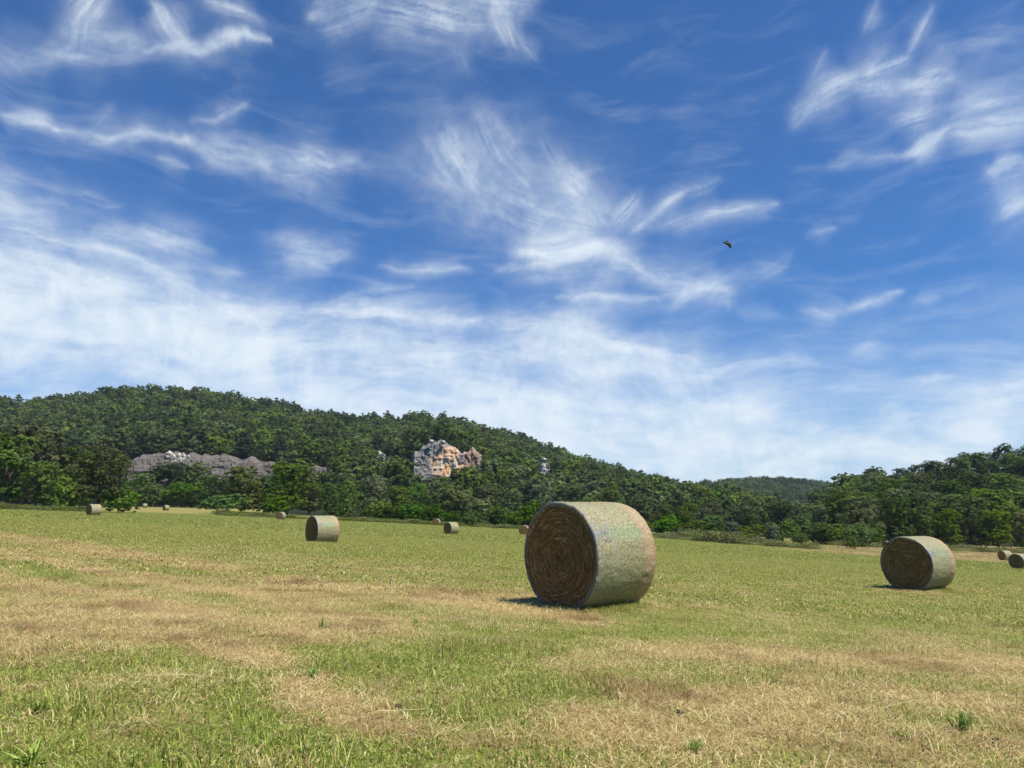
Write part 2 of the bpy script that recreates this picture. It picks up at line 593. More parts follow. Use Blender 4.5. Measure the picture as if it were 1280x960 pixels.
def attr(n, name, typ='GEOMETRY', out='Fac'):
    a = n.new('ShaderNodeAttribute', attribute_type=typ, attribute_name=name)
    return a.outputs[out]


def mat_ground():
    m, n, out = new_mat('field_soil_and_thatch')
    pos = n.new('ShaderNodeNewGeometry').outputs['Position']
    dry = attr(n, 'dry')
    n1 = n.noise(n.scale(pos, (1, 1, 1)), 14, 5, .65)
    n2 = n.noise(pos, 90, 3, .7)
    n3 = n.noise(pos, 1.3, 4, .6)
    d = n.math('ADD', dry, n.math('MULTIPLY', n.math('SUBTRACT', n1, .5), .9))
    d = n.math('ADD', d, n.math('MULTIPLY', n.math('SUBTRACT', n3, .5), .35))
    c = n.ramp(d, [(.05, rgb(104, 122, 46)), (.35, rgb(130, 136, 66)), (.6, rgb(164, 148, 94)), (.95, rgb(188, 164, 120))])
    c = n.mix(n.mapr(n2, .35, .7, .0, .75), c, c4(rgb(86, 76, 46)), 'MIX')
    far = n.math('MULTIPLY', 0.0, 1.0)
    finish(n, out, c, .95, .05, n2, .6, .02)
    return m


def mat_blade(name, dead=0.0):
    m, n, out = new_mat(name)
    pos = n.new('ShaderNodeNewGeometry').outputs['Position']
    dry = attr(n, 'dry', 'INSTANCER')
    c = attr(n, 'c')
    c2 = attr(n, 'c2')
    nn = n.noise(pos, 3.2, 5, .65)
    d = n.math('ADD', n.math('ADD', dry, dead), n.math('MULTIPLY', n.math('SUBTRACT', nn, .5), .8))
    isdry = n.mapr(n.math('SUBTRACT', n.math('MAXIMUM', d, .24), c), -.06, .06, 0, 1)
    green = n.ramp(c2, [(0, rgb(88, 112, 38)), (.35, rgb(128, 148, 54)), (.7, rgb(168, 180, 78)), (1, rgb(212, 212, 116))])
    straw = n.ramp(c2, [(0, rgb(118, 94, 58)), (.3, rgb(176, 150, 98)), (.7, rgb(214, 194, 136)), (1, rgb(244, 234, 184))])
    brown = n.noise(pos, 1.1, 5, .65)
    straw = n.mix(n.mapr(brown, .46, .70, 0, .75), straw, n.mix(c2, c4(rgb(92, 66, 44)), c4(rgb(160, 122, 84))))
    cc = n.mix(isdry, green, straw)
    finish(n, out, cc, .6, .2, trans=cc, tw=.42)
    return m


def mat_leaf(name, a, b, hue=.0, inst=True, tw=.42, vary=.3):
    """leaf mass: light and dark leaves, each tree a little different"""
    m, n, out = new_mat(name)
    c = attr(n, 'c')
    oi = n.new('ShaderNodeObjectInfo')
    col_ = n.mix(c, c4(a), c4(b))
    hs = n.new('ShaderNodeHueSaturation')
    n.put(hs.inputs['Hue'], n.mapr(oi.outputs['Random'], 0, 1, .5 - .022 - hue, .5 + .018 + hue, smooth=False))
    r2 = n.math('FRACT', n.math('MULTIPLY', oi.outputs['Random'], 7.31))
    r3 = n.math('FRACT', n.math('MULTIPLY', oi.outputs['Random'], 13.7))
    n.put(hs.inputs['Saturation'], n.mapr(r2, 0, 1, .75, 1.1, smooth=False))
    n.put(hs.inputs['Value'], n.mapr(r3, 0, 1, 1 - vary, 1 + vary, smooth=False))
    n.link(col_, hs.inputs['Color'])
    finish(n, out, hs.outputs[0], .65, .10, trans=hs.outputs[0], tw=tw)
    return m


def mat_bark(name='bark', c0=(70, 58, 46), c1=(120, 106, 90)):
    m, n, out = new_mat(name)
    tco = n.new('ShaderNodeTexCoord').outputs['Object']
    f = n.noise(n.scale(tco, (6, 6, 1)), 2.5, 6, .7)
    c = n.ramp(f, [(.3, rgb(*c0)), (.7, rgb(*c1))])
    finish(n, out, c, .9, .1, f, .8, .05)
    return m


build_clouds()
M = {}
M['ground'] = mat_ground()
M['blade'] = mat_blade('grass_blades')
M['straw'] = mat_blade('straw_litter', dead=.75)
M['bark'] = mat_bark()
M['bark_pine'] = mat_bark('pine_bark', (52, 42, 34), (92, 78, 66))
M['leaf_mid'] = mat_leaf('leaf_mid', (.076, .125, .015), (.19, .28, .036))
M['leaf_bright'] = mat_leaf('leaf_bright', (.060, .122, .010), (.17, .285, .028))
M['leaf_dark'] = mat_leaf('leaf_dark', (.048, .086, .014), (.13, .20, .033))
M['leaf_olive'] = mat_leaf('leaf_olive', (.066, .090, .016), (.165, .195, .044))
M['leaf_pale'] = mat_leaf('leaf_pale', (.10, .135, .035), (.26, .31, .11))
M['leaf_pine'] = mat_leaf('leaf_pine', (.046, .064, .014), (.130, .145, .036))
M['leaf_white'] = mat_leaf('leaf_white', (.06, .09, .03), (.40, .42, .30))
M['leaf_hill'] = mat_leaf('leaf_hill', (.075, .118, .020), (.20, .275, .048), vary=.35)
M['leaf_hill_pine'] = mat_leaf('leaf_hill_pine', (.045, .076, .017), (.125, .175, .038), vary=.3)
M['weed'] = mat_leaf('weed_leaf', (.10, .12, .03), (.26, .27, .09))
M['weed_green'] = mat_leaf('weed_leaf_green', (.09, .115, .018), (.20, .235, .045))

mh, nh, oh = new_mat('forest_floor')
ph = nh.new('ShaderNodeNewGeometry').outputs['Position']
fh = nh.noise(ph, .25, 5, .7)
finish(nh, oh, nh.ramp(fh, [(.3, (.014, .020, .007)), (.6, (.028, .034, .013)), (.85, (.05, .045, .028))]), .95, .05)
M['floor'] = mh

# ------------------------------------------------------------------ ground sheets
def axis(vals):
    return np.unique(np.round(np.concatenate(vals), 4))


gx = axis([np.arange(-8, 8.01, .2), np.arange(-30, 30, .8), np.arange(-120, 120, 3.), np.arange(-700, 700.1, 20.)])
gy = axis([np.arange(1.6, 14, .2), np.arange(-6, 40, .8), np.arange(-60, FIELD_END + .1, 2.5), [FIELD_END]])
gy = gy[gy <= FIELD_END]
GX, GY = np.meshgrid(gx, gy, indexing='ij')
near = 1 - sstep(15, 60, GY)
GZ = levelled(GX, GY) + near * (fbm(GX / .7, GY / .7, 4) - .5) * .05 - .0
gv = np.stack([GX, GY, GZ], -1).reshape(-1, 3)
me = mesh_np('ground', gv, grid_faces(len(gx), len(gy)), M['ground'], True, vattr={'dry': dryness(GX, GY).ravel()})
ground = link_mesh('ground', me)
tag(ground, 'mown hay field sloping down to the right', kind='structure')

hx = axis([np.arange(-700, 700.1, 8.), np.arange(-1800, 1800.1, 40.)])
hy = axis([[FIELD_END], np.arange(210, 1000, 7.), np.arange(1000, 2200, 25.)])
HX, HY = np.meshgrid(hx, hy, indexing='ij')
HZ = terrain(HX, HY)
HZ[:, 0] = levelled(HX[:, 0], HY[:, 0])
hv = np.stack([HX, HY, HZ], -1).reshape(-1, 3)
# the valley floor beyond the field keeps the grass of the further meadow at the left
me = mesh_np('hills', hv, grid_faces(len(hx), len(hy)), M['floor'], True, vattr={'dry': dryness(HX, HY).ravel()})
me.materials.append(M['ground'])
cx = HX[:-1, :-1] / HY[:-1, :-1]
meadow = ((cx < -.33) & (cx > -.62) & (HY[:-1, :-1] < 330)).ravel()
me.polygons.foreach_set('material_index', meadow.astype(np.int32))
hills = link_mesh('hills', me)
tag(hills, 'wooded ridge and hills beyond the field', kind='structure')


# ------------------------------------------------------------------ scatter (only for what nobody could count)
src_cols = {}


def source_collection(name, meshes):
    c = bpy.data.collections.new(name)
    for i, me in enumerate(meshes):
        o = bpy.data.objects.new('%s_%02d' % (name, i), me)
        c.objects.link(o)
    return c


def scatter(name, pts, rot, scl, idx, coll, dry=None, label=None, cat=None):
    me = bpy.data.meshes.new(name)
    n = len(pts)
    me.vertices.add(n)
    me.vertices.foreach_set('co', np.asarray(pts, np.float32).ravel())
    a = me.attributes.new('rot', 'FLOAT_VECTOR', 'POINT')
    a.data.foreach_set('vector', np.asarray(rot, np.float32).ravel())
    a = me.attributes.new('scl', 'FLOAT_VECTOR', 'POINT')
    a.data.foreach_set('vector', np.asarray(scl, np.float32).ravel())
    a = me.attributes.new('idx', 'INT', 'POINT')
    a.data.foreach_set('value', np.asarray(idx, np.int32))
    if dry is not None:
        a = me.attributes.new('dry', 'FLOAT', 'POINT')
        a.data.foreach_set('value', np.asarray(dry, np.float32))
    o = bpy.data.objects.new(name, me)
    col.objects.link(o)
    ng = bpy.data.node_groups.new('scatter_' + name, 'GeometryNodeTree')
    ng.interface.new_socket('Geometry', in_out='INPUT', socket_type='NodeSocketGeometry')
    ng.interface.new_socket('Geometry', in_out='OUTPUT', socket_type='NodeSocketGeometry')
    nn = ng.nodes
    gi = nn.new('NodeGroupInput')
    go = nn.new('NodeGroupOutput')
    iop = nn.new('GeometryNodeInstanceOnPoints')
    ci = nn.new('GeometryNodeCollectionInfo')
    ci.inputs['Collection'].default_value = coll
    ci.inputs['Separate Children'].default_value = True
    ci.inputs['Reset Children'].default_value = True

    def na(nm, dt):
        x = nn.new('GeometryNodeInputNamedAttribute')
        x.data_type = dt
        x.inputs['Name'].default_value = nm
        return x.outputs['Attribute']
    L = ng.links.new
    L(gi.outputs[0], iop.inputs['Points'])
    L(ci.outputs[0], iop.inputs['Instance'])
    iop.inputs['Pick Instance'].default_value = True
    L(na('idx', 'INT'), iop.inputs['Instance Index'])
    L(na('rot', 'FLOAT_VECTOR'), iop.inputs['Rotation'])
    L(na('scl', 'FLOAT_VECTOR'), iop.inputs['Scale'])
    L(iop.outputs[0], go.inputs[0])
    md = o.modifiers.new('scatter', 'NODES')
    md.node_group = ng
    tag(o, label, cat, kind='stuff')
    return o


# ------------------------------------------------------------------ grass
def tuft_mesh(name, nbl, rad, hmin, hmax, wid, lean, flat=0.0, seed=0, mat=None):
    r = np.random.default_rng(seed)
    a = r.random(nbl) * 2 * np.pi
    rr = rad * np.sqrt(r.random(nbl))
    bx, by = rr * np.cos(a), rr * np.sin(a)
    H = hmin + (hmax - hmin) * r.random(nbl) ** 1.5
    w = wid * (.6 + .8 * r.random(nbl))
    th = r.random(nbl) * 2 * np.pi
    le = lean * (.3 + r.random(nbl))
    isflat = r.random(nbl) < flat
    le = np.where(isflat, 1.6 + 1.6 * r.random(nbl), le)
    dx, dy = np.cos(th), np.sin(th)
    px, py = -np.sin(th + r.normal(0, .5, nbl)), np.cos(th + r.normal(0, .5, nbl))
    up1 = np.where(isflat, .35, .55)
    z0 = np.where(isflat, r.random(nbl) * .02, -.01)
    x1, y1, z1 = bx + dx * le * H * .22, by + dy * le * H * .22, z0 + H * up1 / np.sqrt(1 + (le * .3) ** 2)
    hh = H / np.sqrt(1 + le ** 2)
    x2, y2, z2 = bx + dx * le * hh, by + dy * le * hh, np.maximum(z0 + hh * np.where(isflat, .25 + .5 * r.random(nbl), 1), .004)
    V = np.zeros((nbl, 5, 3))
    V[:, 0] = np.stack([bx - px * w / 2, by - py * w / 2, z0], -1)
    V[:, 1] = np.stack([bx + px * w / 2, by + py * w / 2, z0], -1)
    V[:, 2] = np.stack([x1 + px * w * .42, y1 + py * w * .42, z1], -1)
    V[:, 3] = np.stack([x1 - px * w * .42, y1 - py * w * .42, z1], -1)
    V[:, 4] = np.stack([x2, y2, z2], -1)
    b = np.arange(nbl)[:, None] * 5
    q = b + np.array([[0, 1, 2, 3]])
    t = b + np.array([[3, 2, 4]])
    c = r.random(nbl)
    c2 = r.random(nbl)
    c = np.where(isflat, c * .45, c)
    return mesh_np(name, V.reshape(-1, 3), [q, t], mat or M['blade'], False, fattr={'c': np.concatenate([c, c]), 'c2': np.concatenate([c2, c2])})


tufts = []
for i in range(4):   # 0-3 short mown stubble with some thatch
    tufts.append(tuft_mesh('tuft_short', 38, .10, .012, .042, .0034, 1.0, .40, 10 + i))
for i in range(4):   # 4-7 longer green regrowth
    tufts.append(tuft_mesh('tuft_long', 26, .10, .02, .085, .0042, .9, .12, 20 + i))
for i in range(4):   # 8-11 flat straw litter
    tufts.append(tuft_mesh('tuft_litter', 36, .12, .02, .10, .0028, 1.2, .8, 30 + i, M['straw']))
for i in range(4):   # 12-15 broad patches for further off
    tufts.append(tuft_mesh('tuft_far', 64, .42, .02, .062, .014, 1.0, .3, 40 + i))
for i in range(2):   # 16-17 far, coarser still
    tufts.append(tuft_mesh('tuft_very_far', 46, .9, .04, .10, .045, .8, .2, 50 + i))
CT = source_collection('grass_source', tufts)

P, R, S, I, D = [], [], [], [], []


def rows(y0, y1, dens, kind):
    slope = .80
    n = int(dens * ((y1 ** 2 - y0 ** 2) * slope + 3.2 * (y1 - y0)))
    # sample Y with pdf ~ width
    ys = y0 + (y1 - y0) * rng.random(n * 2)
    wy = (slope * ys + 1.6) / (slope * y1 + 1.6)
    ys = ys[rng.random(n * 2) < wy][:n]
    xs = (rng.random(len(ys)) * 2 - 1) * (slope * ys + 1.6)
    # nothing grows through the bales
    d = dryness(xs, ys)
    z = levelled(xs, ys) + (1 - sstep(15, 60, ys)) * (fbm(xs / .7, ys / .7, 4) - .5) * .05
    nn = len(xs)
    u = rng.random(nn)
    if kind == 'near':
        idx = np.where(u < sstep(.2, .75, d) * .75, 8, np.where(u > .62 + .35 * d, 4, 0)) + rng.integers(0, 4, nn)
    elif kind == 'mid':
        idx = 12 + rng.integers(0, 4, nn)
    else:
        idx = 16 + rng.integers(0, 2, nn)
    s = .75 + .6 * rng.random(nn)
    lush = np.clip(.42 - d, 0, 1)
    clump = np.clip(fbm(xs / .5 + 50, ys / .5 + 9, 3) - .5, 0, 1) * 2
    sz = s * (.68 + .6 * lush + 1.0 * clump * (d < .6)) if kind == 'near' else s * (.8 + .6 * lush)
    bale = np.zeros(nn, bool)
    for bx, by, bz in NEAR_BALES:
        bale |= np.hypot(xs - bx, ys - by) < .45
    k = ~bale
    P.append(np.stack([xs, ys, z], -1)[k])
    R.append(np.stack([rng.normal(0, .06, nn), rng.normal(0, .06, nn), rng.random(nn) * 6.283], -1)[k])
    S.append(np.stack([s, s, sz], -1)[k])
    I.append(idx[k])
    D.append(d[k])


def ring(cx_, cy_, n, a0, a1, r0, r1, dry, long=False):
    a = np.radians(rng.uniform(a0, a1, n))
    r = rng.uniform(r0, r1, n)
    xs, ys = cx_ + r * np.sin(a), cy_ + r * np.cos(a)
    P.append(np.stack([xs, ys, levelled(xs, ys) + .01], -1))
    R.append(np.stack([rng.normal(0, .1, n), rng.normal(0, .1, n), rng.random(n) * 6.283], -1))
    s1 = rng.uniform(.8, 1.3, n)
    S.append(np.stack([s1, s1, s1 * (1.3 if long else 1.0)], -1))
    I.append((4 if long else 8) + rng.integers(0, 4, n))
    D.append(np.full(n, dry))


for k_, (bx, by, bz) in enumerate(NEAR_BALES):
    ring(bx, by, 260, 180, 290, .55, 1.7, .95)          # loose hay dropped before the open end
    ring(bx, by, 120, 0, 360, .5, 1.0, .8)
    ring(bx, by, 160, 90, 220, .50, .85, .15, True)     # uncut grass left standing against the bale
rows(2.2, 7, 330, 'near')
rows(7, 13, 170, 'near')
rows(13, 24, 60, 'near')
rows(11, 40, 11, 'mid')
rows(24, 40, 8, 'mid')
rows(40, 75, 8, 'mid')
rows(60, 110, 2.2, 'far')
rows(110, 160, 1.3, 'far')
scatter('field_grass', np.concatenate(P), np.concatenate(R), np.concatenate(S), np.concatenate(I), CT, np.concatenate(D),
        'short mown grass and straw stubble covering the hay field', 'grass')


# ------------------------------------------------------------------ trees
def tube(path, radii, seg=7):
    path = np.asarray(path, float)
    n = len(path)
    V = []
    for i in range(n):
        t = path[min(i + 1, n - 1)] - path[max(i - 1, 0)]
        t /= np.linalg.norm(t) + 1e-9
        a = np.cross(t, [0.3, 1, 0.2])
        a /= np.linalg.norm(a) + 1e-9
        b = np.cross(t, a)
        th = np.arange(seg) / seg * 2 * np.pi
        V.append(path[i] + radii[i] * (np.cos(th)[:, None] * a + np.sin(th)[:, None] * b))
    V = np.concatenate(V)
    Fc = []
    for i in range(n - 1):
        for j in range(seg):
            Fc.append((i * seg + j, i * seg + (j + 1) % seg, (i + 1) * seg + (j + 1) % seg, (i + 1) * seg + j))
    return V, np.array(Fc)


def join(parts):
    V, Fq, o = [], [], 0
    for v, f in parts:
        V.append(v)
        Fq.append(f + o)
        o += len(v)
    return np.concatenate(V), np.concatenate(Fq)


def leaf_quads(cen, nrm, size, r):
    """one small rhomb leaf spray per centre"""
    n = len(cen)
    a = np.cross(nrm, r.normal(size=(n, 3)))
    a /= np.linalg.norm(a, axis=1, keepdims=True) + 1e-9
    b = np.cross(nrm, a)
    s = size[:, None]
    V = np.stack([cen - a * s * .6, cen - b * s * .42 + nrm * s * .08, cen + a * s * .6, cen + b * s * .42 - nrm * s * .05], 1)
    Fq = np.arange(n * 4).reshape(-1, 4)
    return V.reshape(-1, 3), Fq


def lobes_crown(r, lobes, nleaf, size, wild=.3, thick=.3):
    """lobes: (x,y,z,rx,ry,rz). Leaves fill the outer shell of every lobe, in small clumps"""
    L = np.array(lobes)
    area = (L[:, 3] * L[:, 4] + L[:, 3] * L[:, 5] + L[:, 4] * L[:, 5])
    per = np.maximum((nleaf * area / area.sum()).astype(int), 8)
    C, Nn, CC = [], [], []
    for l, k in zip(L, per):
        # clumps on the lobe
        nc = max(10, k // 22)
        d = r.normal(size=(nc, 3))
        d[:, 2] += .25
        d /= np.linalg.norm(d, axis=1, keepdims=True)
        rad = 1 - thick * r.random(nc) ** 1.4 + r.normal(0, .05, nc)
        cc = d * rad[:, None]
        tone = np.clip(r.normal(.45, .15, nc), 0, 1)
        w = r.integers(0, nc, k)
        p = cc[w] + r.normal(0, .085, (k, 3)) * np.array([1, 1, .7])
        C.append(l[:3] + p * l[3:])
        nn = d[w] * .9 + r.normal(0, wild, (k, 3)) + np.array([0, 0, .22])
        Nn.append(nn / np.linalg.norm(nn, axis=1, keepdims=True))
        CC.append(np.clip(tone[w] + r.normal(0, .16, k), 0, 1))
    C = np.concatenate(C)
    Nn = np.concatenate(Nn)
    CC = np.concatenate(CC)
    k = C[:, 2] > .15
    C, Nn, CC = C[k], Nn[k], CC[k]
    V, Fq = leaf_quads(C, Nn, size * (.6 + .8 * r.random(len(C))), r)
    return V, Fq, CC


def broad_tree(seed, H=12., Rr=5.5, nleaf=12000, size=.36, low=.03, nl=22, mat='leaf_mid', oval=1.0, trunk=True):
    r = np.random.default_rng(seed)
    lobes = []
    c0 = H * (low + (1 - low) * .5)
    hz = H * (1 - low) * .5
    lobes.append((0, 0, c0, Rr * .62, Rr * .62, hz * .8))
    for i in range(nl):
        a = r.random() * 6.283
        v = r.random() * 1.9 - .95
        rr = math.sqrt(max(0, 1 - abs(v) ** (2.2 * oval))) * (.62 + .28 * r.random())
        s = .22 + .22 * r.random()
        lobes.append((Rr * rr * math.cos(a) * .82, Rr * rr * math.sin(a) * .82, c0 + hz * v * .84 + r.normal(0, .2), Rr * s * 1.15, Rr * s * 1.15, Rr * s * .82))
    V, Fq, c = lobes_crown(r, lobes, nleaf, size)
    crown = mesh_np('crown', V, Fq, M[mat], False, fattr={'c': c})
    if not trunk:
        return crown, None
    parts = []
    top = np.array([r.normal(0, .3), r.normal(0, .3), H * .62])
    path = [np.array([0, 0, -.4]), np.array([0, 0, H * .1]), np.array([top[0] * .5, top[1] * .5, H * .33]), top]
    parts.append(tube(path, [H * .03, H * .023, H * .017, H * .006]))
    for i in range(7):
        l = lobes[1 + i % nl]
        st = np.array([top[0] * .4, top[1] * .4, H * (.18 + .06 * i)])
        en = np.array([l[0], l[1], max(l[2], st[2] + .5)])
        mid = (st + en) / 2 + np.array([0, 0, -.3])
        parts.append(tube([st, mid, en], [H * .010, H * .006, H * .002], 5))
    tv, tf = join(parts)
    return crown, mesh_np('trunk', tv, tf, M['bark'], True)


def pine_tree(seed, H=13., Rr=5.0, nleaf=9000, size=.32, mat='leaf_pine', bare=.18, trunk=True, tiers=11):
    r = np.random.default_rng(seed)
    lobes = []
    limbs = []
    for t in range(tiers):
        f = bare + (1 - bare) * (t + .5) / tiers
        z = H * f
        rad = Rr * (math.sin(min(1, (1.02 - f) * 1.9) * math.pi / 2) ** .8) * (.75 + .35 * r.random())
        nb = 3 + int(rad)
        a0 = r.random() * 6.28
        for k in range(nb):
            a = a0 + k * 6.283 / nb + r.normal(0, .25)
            L = rad * (.65 + .4 * r.random())
            zt = z + r.normal(0, .25)
            for q, s in ((.55, .5), (.9, .42)):
                if r.random() < .85:
                    lobes.append((L * q * math.cos(a), L * q * math.sin(a), zt + .12 * L * q, .55 + L * s * .42, .55 + L * s * .42, .22 + .07 * L))
            limbs.append((z - .4, a, L, zt))
    lobes.append((0, 0, H * .97, .6, .6, .7))
    V, Fq, c = lobes_crown(r, lobes, nleaf, size, wild=.45, thick=.8)
    crown = mesh_np('crown', V, Fq, M[mat], False, fattr={'c': c})
    if not trunk:
        return crown, None
    parts = [tube([(0, 0, -.4), (.05, 0, H * .3), (0, .1, H * .7), (0, 0, H * .97)], [H * .026, H * .021, H * .012, .03])]
    for z, a, L, zt in limbs:
        parts.append(tube([(0, 0, z), (L * .5 * math.cos(a), L * .5 * math.sin(a), (z + zt) / 2 + .1), (L * .92 * math.cos(a), L * .92 * math.sin(a), zt + .1 * L)], [.09, .055, .02], 5))
    tv, tf = join(parts)
    return crown, mesh_np('trunk', tv, tf, M['bark_pine'], True)


KINDS = {}
for key, fn, kw in [
    ('bright', broad_tree, dict(H=12, Rr=6.0, mat='leaf_bright', nl=26)),
    ('bright_low', broad_tree, dict(H=8, Rr=5.0, mat='leaf_bright', low=.02, nl=20)),
    ('mid', broad_tree, dict(H=12, Rr=5.0, mat='leaf_mid', nl=22)),
    ('mid_tall', broad_tree, dict(H=14, Rr=4.4, mat='leaf_mid', nl=24)),
    ('dark', broad_tree, dict(H=12, Rr=5.4, mat='leaf_dark', nl=24)),
    ('olive', broad_tree, dict(H=12, Rr=5.2, mat='leaf_olive', nl=22)),
    ('pale', broad_tree, dict(H=12, Rr=5.0, mat='leaf_pale', nl=24)),
    ('white', broad_tree, dict(H=6, Rr=3.4, mat='leaf_white', low=.02, nl=16, nleaf=6000)),
    ('pine', pine_tree, dict()),
    ('shrub', broad_tree, dict(H=4.5, Rr=3.6, mat='leaf_mid', low=.0, nl=14, nleaf=5000, size=.3)),
    ('shrub_bright', broad_tree, dict(H=4.5, Rr=3.8, mat='leaf_bright', low=.0, nl=14, nleaf=5000, size=.3)),
    ('shrub_tan', broad_tree, dict(H=6, Rr=3.2, mat='leaf_pale', low=.0, nl=14, nleaf=5000, size=.3)),
]:
    KINDS[key] = [(fn(100 + 17 * len(KINDS) + v, **kw), kw.get('H', 13.)) for v in range(2)]

TREE_NAME = {'bright': 'broadleaf_tree', 'bright_low': 'broadleaf_tree', 'mid': 'broadleaf_tree', 'mid_tall': 'broadleaf_tree', 'dark': 'broadleaf_tree', 'olive': 'broadleaf_tree', 'pale': 'broadleaf_tree', 'white': 'flowering_shrub', 'pine': 'pine_tree', 'shrub': 'shrub', 'shrub_bright': 'shrub', 'shrub_tan': 'shrub'}


def put_tree(kind, X, Y, H, width=1.0, label='', group='trees beyond the field', z=None):
    (cr, tr), H0 = KINDS[kind][random.randrange(2)]
    s = H / H0
    zz = float(terrain(X, Y)) if z is None else z
    root = empty(TREE_NAME[kind], (X, Y, zz), random.random() * 6.28)
    root.scale = (s * width, s * width, s)
    link_mesh('crown', cr, root)
    if tr:
        link_mesh('trunk', tr, root)
    tag(root, label, 'shrub' if 'shrub' in TREE_NAME[kind] else 'tree', group)
    return root


def tree_px(kind, px, top, Y, label, width=1.0, group='trees beyond the field'):
    """a tree at distance Y on the bearing of px whose top reaches the photograph's row"""
    d = ray(px, top)
    X = d[0] / d[1] * Y
    z = float(terrain(X, Y))
    H = d[2] / d[1] * Y + CAM_H - z
    return put_tree(kind, X, Y, max(H, 1.2), width, label, group, z)


